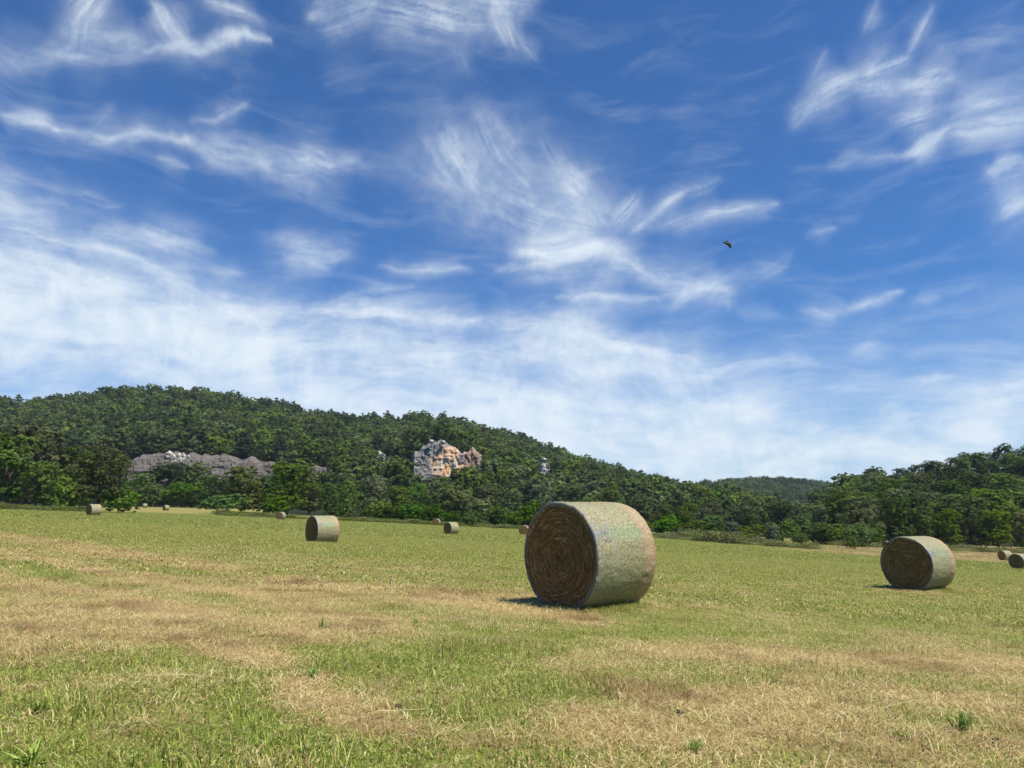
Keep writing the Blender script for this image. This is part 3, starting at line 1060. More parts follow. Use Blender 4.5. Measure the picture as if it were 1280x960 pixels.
GL = 'trees along the far edge of the field'
TREES = [
    # kind, px, top row, distance, width factor, label
    ('mid', 12, 542, 150, 1.15, 'big leafy green tree at the left end of the treeline'),
    ('olive', 38, 528, 205, 1.1, 'tall brownish olive crown rising behind the big leafy tree at the left end'),
    ('mid', 62, 574, 160, .85, 'mid green tree between the big leafy tree and the dark pine'),
    ('bright_low', 84, 597, 150, .7, 'low leafy green tree just left of the pine and its bale'),
    ('dark', 92, 560, 215, 1.0, 'dark round crown showing behind the left side of the pine'),
    ('pine', 130, 549, 140, 1.02, 'dark olive pine with layered branches behind the leftmost bale'),
    ('shrub', 150, 613, 141, 1.3, 'small dark shrub under the right side of the pine'),
    ('mid', 178, 590, 320, 1.1, 'mid green tree right of the pine at the back of the further meadow'),
    ('dark', 215, 577, 330, 1.2, 'dark round tree below the grey bluff, left of a matching one'),
    ('dark', 243, 580, 335, 1.1, 'dark round tree below the grey bluff, right of a matching one'),
    ('bright_low', 196, 606, 300, 1.3, 'low green tree at the edge of the further meadow behind its bales'),
    ('bright_low', 232, 604, 300, 1.4, 'wide low green tree at the further meadow right of its two bales'),
    ('mid', 268, 592, 290, 1.2, 'mid green tree between the dark round pair and the olive tree'),
    ('shrub_bright', 284, 618, 190, 1.5, 'bright rounded shrub at the right end of the further meadow'),
    ('olive', 305, 580, 215, 1.1, 'olive green rounded tree in front of the right end of the grey bluff'),
    ('dark', 332, 592, 225, 1.0, 'darker tree tucked between the olive tree and its taller dark neighbour'),
    ('mid', 362, 577, 185, 1.05, 'tall dark leafy tree behind the small bale, left of the two bright trees'),
    ('shrub_bright', 350, 620, 172, 1.0, 'light green shrub at the foot of the tall dark leafy tree'),
    ('olive', 388, 594, 240, 1.0, 'greyish olive crown between the tall dark tree and the bright trees'),
    ('bright', 415, 604, 180, .8, 'bright green rounded tree above the middle left bale'),
    ('bright', 437, 603, 190, .8, 'bright green tree just right of the one above the middle left bale'),
    ('mid', 430, 592, 260, .9, 'mid green crown peeping over the two bright green trees'),
    ('pale', 470, 592, 300, 1.2, 'wide greyish green crown right of the two bright green trees'),
    ('mid', 500, 606, 280, 1.1, 'dull green rounded tree below and left of the orange cliff'),
    ('mid', 462, 622, 195, .9, 'small green tree at the field edge right of the bright pair'),
    ('bright_low', 492, 630, 178, 1.1, 'dense bright bush left of centre at the field edge, first of three'),
    ('bright_low', 515, 628, 176, 1.1, 'dense bright bush left of centre at the field edge, second of three'),
    ('bright_low', 540, 632, 174, 1.0, 'dense bright bush behind the smaller middle bale, third of three'),
    ('pale', 568, 597, 210, 1.15, 'large pale olive tree right below the orange cliff'),
    ('shrub_tan', 594, 622, 190, 1.1, 'tan flowering shrub beside the large pale olive tree'),
    ('mid', 532, 616, 240, .9, 'dull green crown left of the large pale olive tree'),
    ('shrub_bright', 588, 642, 170, .9, 'small bright shrub right of the two middle bales'),
    ('mid', 612, 606, 270, 1.2, 'green rounded tree right of the large pale olive tree'),
    ('bright_low', 622, 634, 180, 1.1, 'dense green bush at the field edge between the tan shrub and the big bale'),
    ('mid', 640, 612, 250, 1.0, 'mid green rounded tree left above the big bale'),
    ('shrub_bright', 642, 640, 172, .9, 'leafy green shrub left of the bale that the big bale half hides'),
    ('bright_low', 660, 628, 176, 1.0, 'leafy green bush behind the bale that the big bale half hides'),
    ('pale', 678, 604, 260, .9, 'yellowish green tree just above the left edge of the big bale'),
    ('mid', 715, 604, 300, 1.1, 'mid green tree directly above the top of the big bale'),
    ('mid', 760, 612, 300, 1.1, 'mid green tree above the right half of the big bale'),
    ('mid', 800, 618, 290, 1.0, 'mid green tree right above the curved far edge of the big bale'),
    ('mid_tall', 832, 632, 230, 1.2, 'rounded green tree next to the white cow shelter at the wood edge'),
    ('pale', 878, 634, 190, .95, 'tall pale green tree standing out of the treeline right of the big bale'),
    ('mid', 855, 640, 215, 1.0, 'dull green tree left of the tall pale one'),
    ('white', 915, 650, 175, .9, 'white flowering shrub right of the tall pale green tree'),
    ('white', 966, 654, 165, .85, 'white flowering shrub standing alone further right, with an upright top'),
    ('dark', 935, 642, 215, .9, 'dark green tree between the two white flowering shrubs'),
    ('shrub', 895, 662, 172, 1.2, 'low dark shrub in front of the tall pale green tree'),
    ('shrub_tan', 940, 666, 160, .9, 'low pale shrub between the white flowering shrubs at the field edge'),
    ('mid', 985, 648, 230, 1.1, 'mid green tree behind the second white flowering shrub'),
    ('mid', 1005, 642, 190, 1.0, 'broad bright green tree left of the slender dark trunks'),
    ('bright_low', 1025, 654, 165, 1.1, 'bright low bush at the field edge left of the slender dark trunks'),
    ('dark', 1050, 640, 175, .6, 'narrow dark tree at the left foot of the right hill'),
    ('bright_low', 1075, 656, 160, 1.0, 'bright low bush at the left foot of the right hill'),
    ('shrub', 1000, 668, 155, 1.3, 'low green shrub below the broad bright green tree'),
    ('shrub', 1062, 672, 140, .9, 'olive shrub at the pale strip beyond the field'),
]
for k, px, top, Y, w, lb in TREES:
    if px == 832:
        lb = 'rounded green tree beside the small white patch at the wood edge'
    tree_px(k, px, top, Y, lb, w, GL)

ORD = ['first', 'second', 'third', 'fourth', 'fifth', 'sixth', 'seventh', 'eighth', 'ninth', 'tenth', 'eleventh', 'twelfth', 'thirteenth', 'fourteenth', 'fifteenth', 'sixteenth', 'seventeenth', 'eighteenth', 'nineteenth', 'twentieth', 'twenty-first', 'twenty-second', 'twenty-third', 'twenty-fourth', 'twenty-fifth', 'twenty-sixth', 'twenty-seventh', 'twenty-eighth', 'twenty-ninth', 'thirtieth']
TONE = {'mid': 'mid green', 'dark': 'dark green', 'olive': 'olive', 'bright': 'bright green', 'pale': 'pale green', 'mid_tall': 'tall mid green'}

# the near wood on the right hill: every crown is a tree, row over row up the slope
ROWS_RIGHT = [('at the foot of the right hill', 196, 10.5, 1075, 1350), ('low on the right hill', 218, 11.5, 1065, 1350), ('on the lower slope of the right hill', 243, 11.5, 1055, 1350),
              ('in the middle of the right hill', 270, 11, 1045, 1345), ('on the upper slope of the right hill', 298, 10.5, 1040, 1340), ('near the top of the right hill', 326, 10, 1035, 1340), ('on the crest of the right hill', 352, 9.5, 1030, 1335)]
for where, Y, H, p0, p1 in ROWS_RIGHT:
    step = 7.0 / Y * F
    px = p0 + random.random() * step
    n = 0
    while px < p1:
        k = random.choices(['mid', 'dark', 'olive', 'bright', 'mid_tall', 'pale'], [6, 4, 2.4, 1.6, 2, .5])[0]
        YY = Y + random.uniform(-9, 9)
        d = ray(px, 640)
        XX = d[0] / d[1] * YY
        hh = H * random.uniform(.8, 1.22)
        t = put_tree(k, XX, YY, hh, random.uniform(.95, 1.2), '%s crown %s, %s from left' % (TONE[k], where, ORD[min(n, 29)]), 'trees of the wood on the right hill')
        n += 1
        px += step * random.uniform(.7, 1.25)

# shrubs that close the foot of the treeline
n = 0
px = 430
while px < 1105:
    Y = {0: 188, 1: 196, 2: 184}[n % 3] + random.uniform(-4, 4) - (14 if px > 830 else 0)
    if not 715 < px < 775:
        k = random.choices(['shrub', 'shrub_bright', 'bright_low'], [3, 3, 2])[0]
        d = ray(px, 640)
        put_tree(k, d[0] / d[1] * Y, Y, random.uniform(2.6, 5.4), random.uniform(1.0, 1.5), '%s leafy shrub closing the foot of the treeline, %s from left' % ({'shrub': 'dull green', 'shrub_bright': 'bright green', 'bright_low': 'tall bright green'}[k], ORD[n] if n < 30 else str(n + 1) + 'th'), 'shrubs at the foot of the treeline')
        n += 1
    px += random.uniform(.75, 1.35) * 5.2 / Y * F

# a second row of single trees between the treeline and the ridge
n = 0
px = -60
while px < 1080:
    Y = 345 + random.uniform(-12, 12) if not 840 < px else 280 + random.uniform(-15, 15)
    k = random.choices(['mid', 'dark', 'olive', 'pale', 'bright'], [6, 4, 2, 1.4, .6])[0]
    d = ray(px, 640)
    XX = d[0] / d[1] * Y
    put_tree(k, XX, Y, random.uniform(9, 12.5), random.uniform(1, 1.25), '%s crown at the foot of the ridge behind the treeline, %s from left' % (TONE[k], ORD[n] if n < 30 else str(n + 1) + 'th'), 'trees at the foot of the ridge')
    n += 1
    px += random.uniform(.8, 1.3) * 11.5 / Y * F

# ---- the far woods, one mass each
hill_src = []
for v in range(5):
    hill_src.append(broad_tree(700 + v, H=10, Rr=4.5, nleaf=3400, size=.6, low=.04, nl=14, mat='leaf_hill', trunk=False)[0])
for v in range(3):
    hill_src.append(pine_tree(760 + v, H=10.5, Rr=3.6, nleaf=2400, size=.56, mat='leaf_hill_pine', trunk=False, tiers=7, bare=.2)[0])
CH = source_collection('hill_tree_source', hill_src)


def proj(X, Y, Z):
    z = Z - CAM_H
    dep = Y * CP + z * SP
    v = -Y * SP + z * CP
    return 640 + F * X / dep, 480 - F * v / dep


def forest(name, label, Y0, Y1, s0, s1, spacing, keep=None, hmin=.8, hmax=1.35, pine=.35):
    ys = np.arange(Y0, Y1, spacing * .87)
    pts = []
    for j, y in enumerate(ys):
        x = np.arange(s0 * y, s1 * y, spacing) + (j % 2) * spacing / 2
        x = x + rng.normal(0, spacing * .28, len(x))
        pts.append(np.stack([x, y + rng.normal(0, spacing * .28, len(x))], -1))
    p = np.concatenate(pts)
    z = terrain(p[:, 0], p[:, 1])
    keepm = np.ones(len(p), bool)
    if keep is not None:
        keepm &= keep(p[:, 0], p[:, 1], z)
    # the bare rock faces
    sc_ = hmin + (hmax - hmin) * rng.random(len(p)) ** 1.3
    for k, (a, b, yt, yb, D, ln, dp) in enumerate(CLIFFS):
        px, pt = proj(p[:, 0], p[:, 1], z + 9 * sc_)
        _, pb = proj(p[:, 0], p[:, 1], z)
        lo = yb - (6 if k else 2) - 11 * ((k == 1) & (px > 574))
        lo = lo - (9 if k == 0 else 0) * (rng.random(len(p)) < .5)
        keepm &= ~((px > a - 5) & (px < b + 5) & (p[:, 1] < D + dp) & (pt < lo) & (pb > yt - 2) & (p[:, 1] > D - 120) & ((pb < yb + 60)))
    p, z, sc_ = p[keepm], z[keepm], sc_[keepm]
    nn = len(p)
    pn = fbm(p[:, 0] / 90 + 5, p[:, 1] / 60 + 2, 3) + rng.normal(0, .12, nn)
    isp = pn > np.quantile(pn, 1 - pine)
    idx = np.where(isp, 5 + rng.integers(0, 3, nn), rng.integers(0, 5, nn))
    s3 = np.stack([sc_ * rng.uniform(.85, 1.15, nn), sc_ * rng.uniform(.85, 1.15, nn), sc_], -1)
    return scatter(name, np.stack([p[:, 0], p[:, 1], z - .3], -1), np.stack([0 * z, 0 * z, rng.random(nn) * 6.283], -1), s3, idx, CH, label=label, cat='wood')


forest('ridge_forest', 'far dark green wood covering the long ridge behind the treeline', 372, 790, -1.05, .50, 7.8, hmin=.85, hmax=2.1, keep=lambda X, Y, Z: Z > field_z(X, Y) + 1.0)
forest('valley_forest', 'far wood filling the low ground between the ridge and the right hill', 300, 372, .20, .50, 6.5, keep=lambda X, Y, Z: X / Y > .24, pine=.1)
forest('saddle_forest', 'hazy far wood on the low middle hill at the end of the valley', 800, 1290, .12, .62, 8.6, hmin=1.0, hmax=1.9)


# ------------------------------------------------------------------ weeds between field and trees
def weed_mesh(name, seed, n, H, mat):
    r = np.random.default_rng(seed)
    cen = np.stack([r.normal(0, .55, n), r.normal(0, .55, n), H * r.random(n) ** .8], -1)
    nr = r.normal(size=(n, 3))
    nr[:, 2] += .2
    nr /= np.linalg.norm(nr, axis=1, keepdims=True)
    V, Fq = leaf_quads(cen, nr, .09 + .14 * r.random(n), r)
    return mesh_np(name, V, Fq, M[mat], False, fattr={'c': np.clip(cen[:, 2] / H * .5 + .5 * r.random(n), 0, 1)})


weeds = [weed_mesh('weed', 900 + i, 260, 1.0, 'weed' if i < 2 else 'weed_green') for i in range(4)]
CW = source_collection('weed_source', weeds)


def edge_Y(s):
    """far edge of the mown sward, by bearing X/Y"""
    S_ = [(-.8, 134), (-.6, 134), (-.56, 136), (-.53, 186), (-.40, 186), (-.385, 160), (-.2, 166), (0, 165), (.12, 158), (.2, 148), (.3, 132), (.42, 122), (.5, 120), (.6, 122), (.8, 125)]
    return np.interp(s, [a for a, _ in S_], [b for _, b in S_])


nw = 5200
s_ = rng.uniform(-.78, .80, nw)
ye = edge_Y(s_)
gapm = (s_ > -.56) & (s_ < -.392)
yy = ye + rng.random(nw) ** 1.2 * np.where(s_ > .4, 62, np.where(s_ > .12, 22, 14))
xx = s_ * yy
ok = ~gapm & (rng.random(nw) < np.where(s_ > .12, 1, .6))
xx, yy, s2 = xx[ok], yy[ok], s_[ok]
hgt = (.3 + .9 * rng.random(len(xx)) ** 1.6) * np.where(s2 > .12, 1.0, .95) * (.2 + 2.2 * np.clip(fbm(xx / 6, yy / 6, 3) - .22, 0, 1))
# keep the pale strip on the right clear
strip = (s2 > .40) & (yy < 160)
hgt = np.where((s2 > .12) & (s2 < .42), hgt * (.25 + 2.6 * np.clip(fbm(xx / 2.5 + 9, yy / 4, 2) - .3, 0, 1)), hgt)
hgt = np.where(strip, hgt * .10, hgt) * np.where(s2 < -.5, .95, np.where(s2 < .15, .8, 1.0))
idx = np.where(s2 > .2, rng.integers(0, 4, len(xx)) % 3, 2 + rng.integers(0, 2, len(xx)))
scatter('tall_weeds', np.stack([xx, yy, terrain(xx, yy) - .05], -1), np.stack([0 * xx, 0 * xx, rng.random(len(xx)) * 6.28], -1),
        np.stack([1 + hgt * .3, 1 + hgt * .3, hgt], -1), idx, CW, label='tall yellowish weeds and grasses between the field and the trees', cat='weeds')


# ------------------------------------------------------------------ rock faces
def mat_rock(name, kind):
    m, n, out = new_mat(name)
    pos = n.new('ShaderNodeTexCoord').outputs['Object']
    big = n.noise(pos, .09, 4, .6)
    streak = n.noise(n.scale(pos, (.55, .55, .07)), 1.0, 5, .65, .6)
    strata = n.noise(n.scale(pos, (.05, .05, .8)), 1.0, 4, .65, .5)
    fine = n.noise(pos, .9, 6, .75)
    base = n.ramp(fine, [(.32, (.05, .047, .045)), (.48, (.17, .16, .15)), (.62, (.33, .305, .27)), (.8, (.48, .45, .39))])
    if kind == 'orange':
        sp = n.new('ShaderNodeSeparateXYZ')
        n.link(pos, sp.inputs[0])
        # the iron stained patch: centre right of the face, lower two thirds
        gx_ = n.math('DIVIDE', n.math('ADD', sp.outputs[0], -4.0), 12.5)
        gz_ = n.math('DIVIDE', n.math('ADD', sp.outputs[2], -8.0), 12.5)
        rr = n.math('SQRT', n.math('ADD', n.math('MULTIPLY', gx_, gx_), n.math('MULTIPLY', gz_, gz_)))
        ms = n.mapr(n.math('ADD', rr, n.math('MULTIPLY', n.math('SUBTRACT', streak, .5), 1.2)), .85, 1.1, 1, 0)
        orange = n.ramp(streak, [(.3, (.54, .30, .15)), (.48, (.58, .38, .22)), (.62, (.48, .24, .11)), (.8, (.56, .42, .28))])
        cream = n.mix(n.mapr(n.noise(n.scale(pos, (.22, .22, .12)), 1.0, 4, .6), .40, .50, 0, 1), c4((.53, .43, .31)), orange)
        base = n.mix(ms, base, cream)
        gx2 = n.math('DIVIDE', n.math('ADD', sp.outputs[0], -16.0), 6.0)
        gz2 = n.math('DIVIDE', n.math('ADD', sp.outputs[2], -13.0), 7.0)
        r2 = n.math('SQRT', n.math('ADD', n.math('MULTIPLY', gx2, gx2), n.math('MULTIPLY', gz2, gz2)))
        m2 = n.mapr(n.math('ADD', r2, n.math('MULTIPLY', n.math('SUBTRACT', fine, .5), 1.6)), .8, 1.1, 1, 0)
        base = n.mix(m2, base, c4((.29, .19, .135)))
        gx3 = n.math('ADD', n.math('DIVIDE', n.math('ADD', sp.outputs[0], -9.0), 1.5), n.math('MULTIPLY', n.math('SUBTRACT', fine, .5), 1.2))
        m3 = n.mapr(n.math('ABSOLUTE', gx3), .7, 1.0, .8, 0)
        m3 = n.math('MULTIPLY', m3, n.mapr(sp.outputs[2], 7, 10, 0, 1))
        base = n.mix(m3, base, c4((.13, .13, .15)))
        base = n.mix(n.mapr(streak, .60, .70, 0, .6), base, c4((.14, .11, .09)))
    elif kind == 'bluff':
        warm = n.mapr(big, .45, .65, 0, .6)
        base = n.mix(warm, base, c4((.13, .10, .085)))
        base = n.mix(.6, base, c4((.115, .092, .074)))
        base = n.mix(n.mapr(strata, .58, .68, 0, .6), base, c4((.05, .048, .05)))
    elif kind == 'white':
        base = n.mix(n.mapr(streak, .47, .58, .05, .95), base, c4((.58, .52, .40)))
    else:
        base = n.mix(n.mapr(streak, .5, .62, 0, 1), base, c4((.50, .46, .38)))
    finish(n, out, base, .9, .1, fine, .8, .6)
    return m


def cliff(name, px0, px1, ytop, ybot, D, prof_top, prof_bot, mat, label, seed, lean=.22, depth=11.0, block=3.2, under=None, bulge=1.2):
    """a thick rock face; profiles are lists of (0..1, offset in metres)"""
    xa = ray(px0, ybot)[0] / ray(px0, ybot)[1] * D
    xb = ray(px1, ybot)[0] / ray(px1, ybot)[1] * D
    zt = ray(0, ytop)[2] / ray(0, ytop)[1] * D + CAM_H
    zb = ray(0, ybot)[2] / ray(0, ybot)[1] * D + CAM_H
    Wd = xb - xa
    nu = int(Wd / .45) + 8
    nv = int((zt - zb) / .45) + 8
    u = np.linspace(0, 1, nu)
    v = np.linspace(0, 1, nv)
    U, Vv = np.meshgrid(u, v, indexing='ij')
    top = zt - zb + np.interp(u, [a for a, _ in prof_top], [b for _, b in prof_top]) + (fbm(u * Wd / 2.2 + seed, 0 * u, 3) - .5) * 2.6
    bot = np.interp(u, [a for a, _ in prof_bot], [b for _, b in prof_bot]) + (fbm(u * Wd / 2.5 + seed, 0 * u + 9, 3) - .5) * 2.0 - 1.0
    top = np.maximum(top, bot + .6)
    Z = bot[:, None] + Vv * (top - bot)[:, None]
    X = U * Wd - Wd / 2
    # buttresses, ledges and blocks
    but = (fbm(X / (block * 1.6) + seed * 3, Z / 14 + seed, 3) - .5) * bulge
    cell = np.floor(X / block + 1.2 * fbm(X / 5, Z / 9 + seed, 2)) * 7.13 + np.floor(Z / (block * 1.9) + 1.2 * fbm(X / 6 + 9, Z / 6, 2)) * 3.7
    blk = (np.sin(cell * 12.9898) * 43758.5453) % 1.0
    strat = (vnoise(Z / .9 + seed, X / 8) - .5) * .5
    crack = -np.clip(.09 - np.abs(fbm(X / 4.5 + seed, Z / 16, 3) - .5), 0, 1) * -14
    rough = (fbm(X / 1.6, Z / 1.3 + seed, 4) - .5) * 1.6 + crack * .8
    edge = (1 - sstep(0, .05, U)) + sstep(.95, 1, U)
    Yf = but + blk * (.9 if bulge < 3 else .7) + strat + rough + lean * Z + edge * 2.5 + sstep(.88, 1, Vv) * 1.5
    if under is not None:
        uc, ur, zc, zr, dp = under
        Yf = Yf + dp * np.exp(-((U - uc) / ur) ** 2 - ((Z - zc) / zr) ** 2)
    front = np.stack([X, Yf, Z], -1).reshape(-1, 3)
    back = np.stack([X, Yf * 0 + depth + lean * Z, Z - sstep(.8, 1, Vv) * .5], -1).reshape(-1, 3)
    f1 = grid_faces(nu, nv)
    f2 = f1[:, ::-1] + nu * nv
    nN = nu * nv
    rim = []
    idx = lambda i, j: i * nv + j
    for i in range(nu - 1):
        rim.append((idx(i, nv - 1), idx(i + 1, nv - 1), idx(i + 1, nv - 1) + nN, idx(i, nv - 1) + nN))
        rim.append((idx(i + 1, 0), idx(i, 0), idx(i, 0) + nN, idx(i + 1, 0) + nN))
    for j in range(nv - 1):
        rim.append((idx(0, j), idx(0, j + 1), idx(0, j + 1) + nN, idx(0, j) + nN))
        rim.append((idx(nu - 1, j + 1), idx(nu - 1, j), idx(nu - 1, j) + nN, idx(nu - 1, j + 1) + nN))
    me = mesh_np(name, np.concatenate([front, back]), [f1, f2, np.array(rim)], mat, False)
    o = link_mesh(name, me, None, ((xa + xb) / 2, D, zb))
    tag(o, label, 'cliff', None, 'structure')
    return o


MR_w = mat_rock('pale_limestone', 'white')
MR_o, MR_b, MR_s = mat_rock('stained_sandstone', 'orange'), mat_rock('grey_bluff_rock', 'bluff'), mat_rock('weathered_rock', 'small')
cliff('rock_cliff', 513, 601, 556, 598, 444, [(0, -4), (.1, -3), (.14, 0), (.2, 1), (.3, 3), (.42, 3.5), (.5, 1.5), (.6, -1), (.66, -2), (.72, -4.5), (.8, -4), (.87, -1.5), (.9, -2), (.95, -4), (1, -5)],
      [(0, 1), (.2, 0), (.45, 0), (.55, 2), (.7, 3), (.85, 4.5), (1, 6.5)], MR_o, 'orange and grey sandstone cliff standing out of the wooded ridge', 3.3)
cliff('rock_bluff', 150, 350, 567, 603, 440, [(0, -2), (.08, 0), (.2, 1.5), (.3, 1.5), (.4, .5), (.5, -.5), (.58, .5), (.66, -1.5), (.72, -3.5), (.78, -1), (.84, -4.5), (.9, -4), (1, -8)],
      [(0, 1), (.35, 0), (.6, -2), (.75, -3), (.9, -4), (1, -5)], MR_b, 'long dark grey bluff with an overhang low on the left of the ridge', 8.1, lean=.55, depth=18, block=9.0, bulge=3.4, under=(.22, .17, 4.5, 1.6, 5))
cliff('rock_outcrop', 204, 238, 565, 575, 447, [(0, .5), (.12, 1.5), (.25, -1), (.4, -2), (.5, .5), (.62, 0), (.75, -2), (.9, -1.5), (1, -4)], [(0, 0), (1, 0)], MR_w, 'small cream white streaked outcrop at the top left of the grey bluff', 1.7, depth=6, block=2, bulge=.5)
cliff('rock_outcrop', 466, 481, 564, 577, 462, [(0, -1), (.4, 1), (1, -2)], [(0, 0), (1, 1)], MR_s, 'small pale rock outcrop left of the orange cliff, level with it', 5.2, depth=6, block=2)
cliff('rock_outcrop', 673, 688, 575, 594, 452, [(0, -5), (.3, 0), (.5, 2), (.7, -1), (1, -5)], [(0, 4), (.4, 0), (1, 4)], MR_s, 'grey knob of rock right of the orange cliff above the big bale', 6.4, depth=6, block=2)
cliff('rock_outcrop', 386, 409, 583, 590, 425, [(0, -1), (.4, 1), (1, -1)], [(0, 0), (1, 0)], MR_b, 'thin grey rock ledge between the bluff and the pale crowns', 2.9, depth=5, block=2)


def boulder(px, py, wpx, D, label, seed):
    d = ray(px, py)
    X, Z = d[0] / d[1] * D, d[2] / d[1] * D + CAM_H
    rr = wpx / 2 / F * D
    nu, nv = 28, 18
    th = np.linspace(0, 2 * np.pi, nu, endpoint=False)
    ph = np.linspace(.02, np.pi - .02, nv)
    T, Pp = np.meshgrid(th, ph, indexing='ij')
    q = rr * (1 + .35 * (fbm(T * 1.2 + seed, Pp * 2, 3) - .5) * np.sin(Pp))
    V = np.stack([q * np.cos(T) * np.sin(Pp), q * np.sin(T) * np.sin(Pp), q * np.cos(Pp) * .8], -1).reshape(-1, 3)
    o = link_mesh('boulder', mesh_np('boulder', V, grid_faces(nu, nv, True), MR_s, False), None, (X, D, Z))
    return tag(o, label, 'boulder')


boulder(539, 552, 7.0, 447, 'left one of the two round grey boulders on top of the orange cliff', 1.0)
boulder(554, 553, 6.5, 447, 'right one of the two round grey boulders on top of the orange cliff', 4.0)
boulder(680, 575, 7.0, 451, 'round grey boulder crowning the rock knob right of the orange cliff', 7.0)


# ------------------------------------------------------------------ hay bales
def mat_net():
    m, n, out = new_mat('net_wrap')
    uvn = n.new('ShaderNodeUVMap')
    uvn.uv_map = 'UVMap'
    uv = uvn.outputs[0]           # x: along the axis 0 (dark face) .. 1, y: metres round the girth
    sp = n.new('ShaderNodeSeparateXYZ')
    n.link(uv, sp.inputs[0])
    u, v = sp.outputs[0], sp.outputs[1]
    oi = n.new('ShaderNodeObjectInfo').outputs['Random']
    pv = n.vmath('ADD', uv, n.vmath('SCALE', (3.0, 7.0, 0), scale=oi))
    fine = n.noise(n.scale(pv, (80, 26, 1)), 1.0, 4, .75)
    med = n.noise(n.scale(pv, (44, 16, 1)), 1.0, 5, .75)
    big = n.noise(n.scale(pv, (3, 1.6, 1)), 1.0, 3, .5)
    hay = n.ramp(med, [(.3, rgb(60, 54, 32)), (.48, rgb(132, 124, 80)), (.75, rgb(186, 176, 122))])
    hay = n.mix(n.mapr(big, .4, .65, 0, .45), hay, c4(rgb(140, 150, 104)))
    net = n.mapr(fine, .50, .62, 0, .62)
    base = n.mix(net, hay, c4(rgb(226, 216, 184)))
    base = n.mix(n.mapr(n.noise(n.scale(pv, (150, 60, 1), loc=(3, 9, 0)), 1.0, 3, .7), .48, .60, 0, .7), base, c4(rgb(82, 78, 58)))
    spk = n.mapr(fine, .55, .42, 0, 1)
    u2 = n.math('ADD', u, n.math('MULTIPLY', n.math('SUBTRACT', n.noise(n.scale(pv, (2, 1.5, 1)), 1.0, 2, .5), .5), .06))

    def band(c0, w, colr, strength):
        f = n.mapr(n.math('ABSOLUTE', n.math('SUBTRACT', u2, c0)), w * .6, w, strength, 0)
        f = n.math('MULTIPLY', f, n.mapr(fine, .36, .6, .15, 1.1))
        return f, colr
    for f, colr in (band(.985, .05, rgb(198, 124, 100), .5), band(.83, .045, rgb(200, 130, 108), .4), band(.90, .06, rgb(200, 160, 132), .3), band(.05, .08, rgb(156, 150, 158), .22), band(-.01, .022, rgb(74, 74, 84), .9), band(.30, .05, rgb(160, 152, 160), .22)):
        base = n.mix(f, base, c4(colr))
    fl = n.noise(n.scale(pv, (120, 40, 1), loc=(31, 4, 0)), 1.0, 3, .7)
    base = n.mix(n.mapr(fl, .60, .68, 0, .55), base, c4(rgb(176, 116, 100)))
    base = n.mix(n.mapr(fl, .38, .31, 0, .5), base, c4(rgb(96, 116, 150)))
    # a smear of green and blue twine dye across the girth
    dy = n.math('ABSOLUTE', n.math('SUBTRACT', v, 1.52))
    dye = n.math('MULTIPLY', n.mapr(n.math('ADD', dy, n.math('MULTIPLY', n.math('SUBTRACT', med, .5), .9)), .0, .16, 1, 0), n.mapr(fine, .44, .58, 0, .55))
    dcol = n.mix(n.mapr(u, .18, .32, 0, 1), c4(rgb(64, 104, 160)), c4(rgb(84, 156, 122)))
    base = n.mix(n.math('MULTIPLY', dye, n.mapr(u, .86, .8, 0, 1)), base, dcol)
    hgt = n.math('ADD', n.math('MULTIPLY', fine, .6), med)
    finish(n, out, base, .55, .3, hgt, .7, .012)
    return m


def mat_hay_face():
    m, n, out = new_mat('cut_hay_face')
    pos = n.new('ShaderNodeTexCoord').outputs['Object']
    sp = n.new('ShaderNodeSeparateXYZ')
    n.link(pos, sp.inputs[0])
    x, z = sp.outputs[0], sp.outputs[2]
    rad = n.math('SQRT', n.math('ADD', n.math('MULTIPLY', x, x), n.math('MULTIPLY', z, z)))
    ang = n.math('ARCTAN2', x, z)
    wob = n.noise(pos, 5.0, 3, .6)
    rr = n.math('ADD', n.math('ADD', rad, n.math('MULTIPLY', wob, .10)), n.math('MULTIPLY', ang, .012))
    cv = n.new('ShaderNodeCombineXYZ')
    n.link(n.math('MULTIPLY', rr, 34.0), cv.inputs[0])
    n.link(n.math('MULTIPLY', n.math('COSINE', ang), 2.4), cv.inputs[1])
    n.link(n.math('MULTIPLY', n.math('SINE', ang), 2.4), cv.inputs[2])
    ring = n.noise(cv.outputs[0], 1.0, 6, .72)
    cv2 = n.new('ShaderNodeCombineXYZ')
    n.link(n.math('MULTIPLY', rr, 150.0), cv2.inputs[0])
    n.link(n.math('MULTIPLY', n.math('COSINE', ang), 9), cv2.inputs[1])
    n.link(n.math('MULTIPLY', n.math('SINE', ang), 9), cv2.inputs[2])
    strawn = n.noise(cv2.outputs[0], 1.0, 3, .7)
    c = n.ramp(ring, [(.3, rgb(74, 58, 36)), (.5, rgb(120, 95, 60)), (.68, rgb(156, 128, 84))])
    c = n.mix(n.mapr(strawn, .54, .64, 0, .55), c, c4(rgb(190, 150, 88)))
    c = n.mix(n.mapr(strawn, .46, .36, 0, .55), c, c4(rgb(52, 38, 24)))
    finish(n, out, c, .8, .1, n.math('ADD', ring, n.math('MULTIPLY', strawn, .5)), 1.0, .03)
    return m


def mat_loose():
    m, n, out = new_mat('loose_hay')
    c = attr(n, 'c')
    cc = n.ramp(c, [(0, rgb(94, 70, 40)), (.6, rgb(138, 108, 66)), (.9, rgb(180, 148, 96)), (1, rgb(220, 196, 142))])
    finish(n, out, cc, .6, .2)
    return m


M['net'] = mat_net()
M['hayface'] = mat_hay_face()
M['loose'] = mat_loose()
BR, BL = .75, 1.2


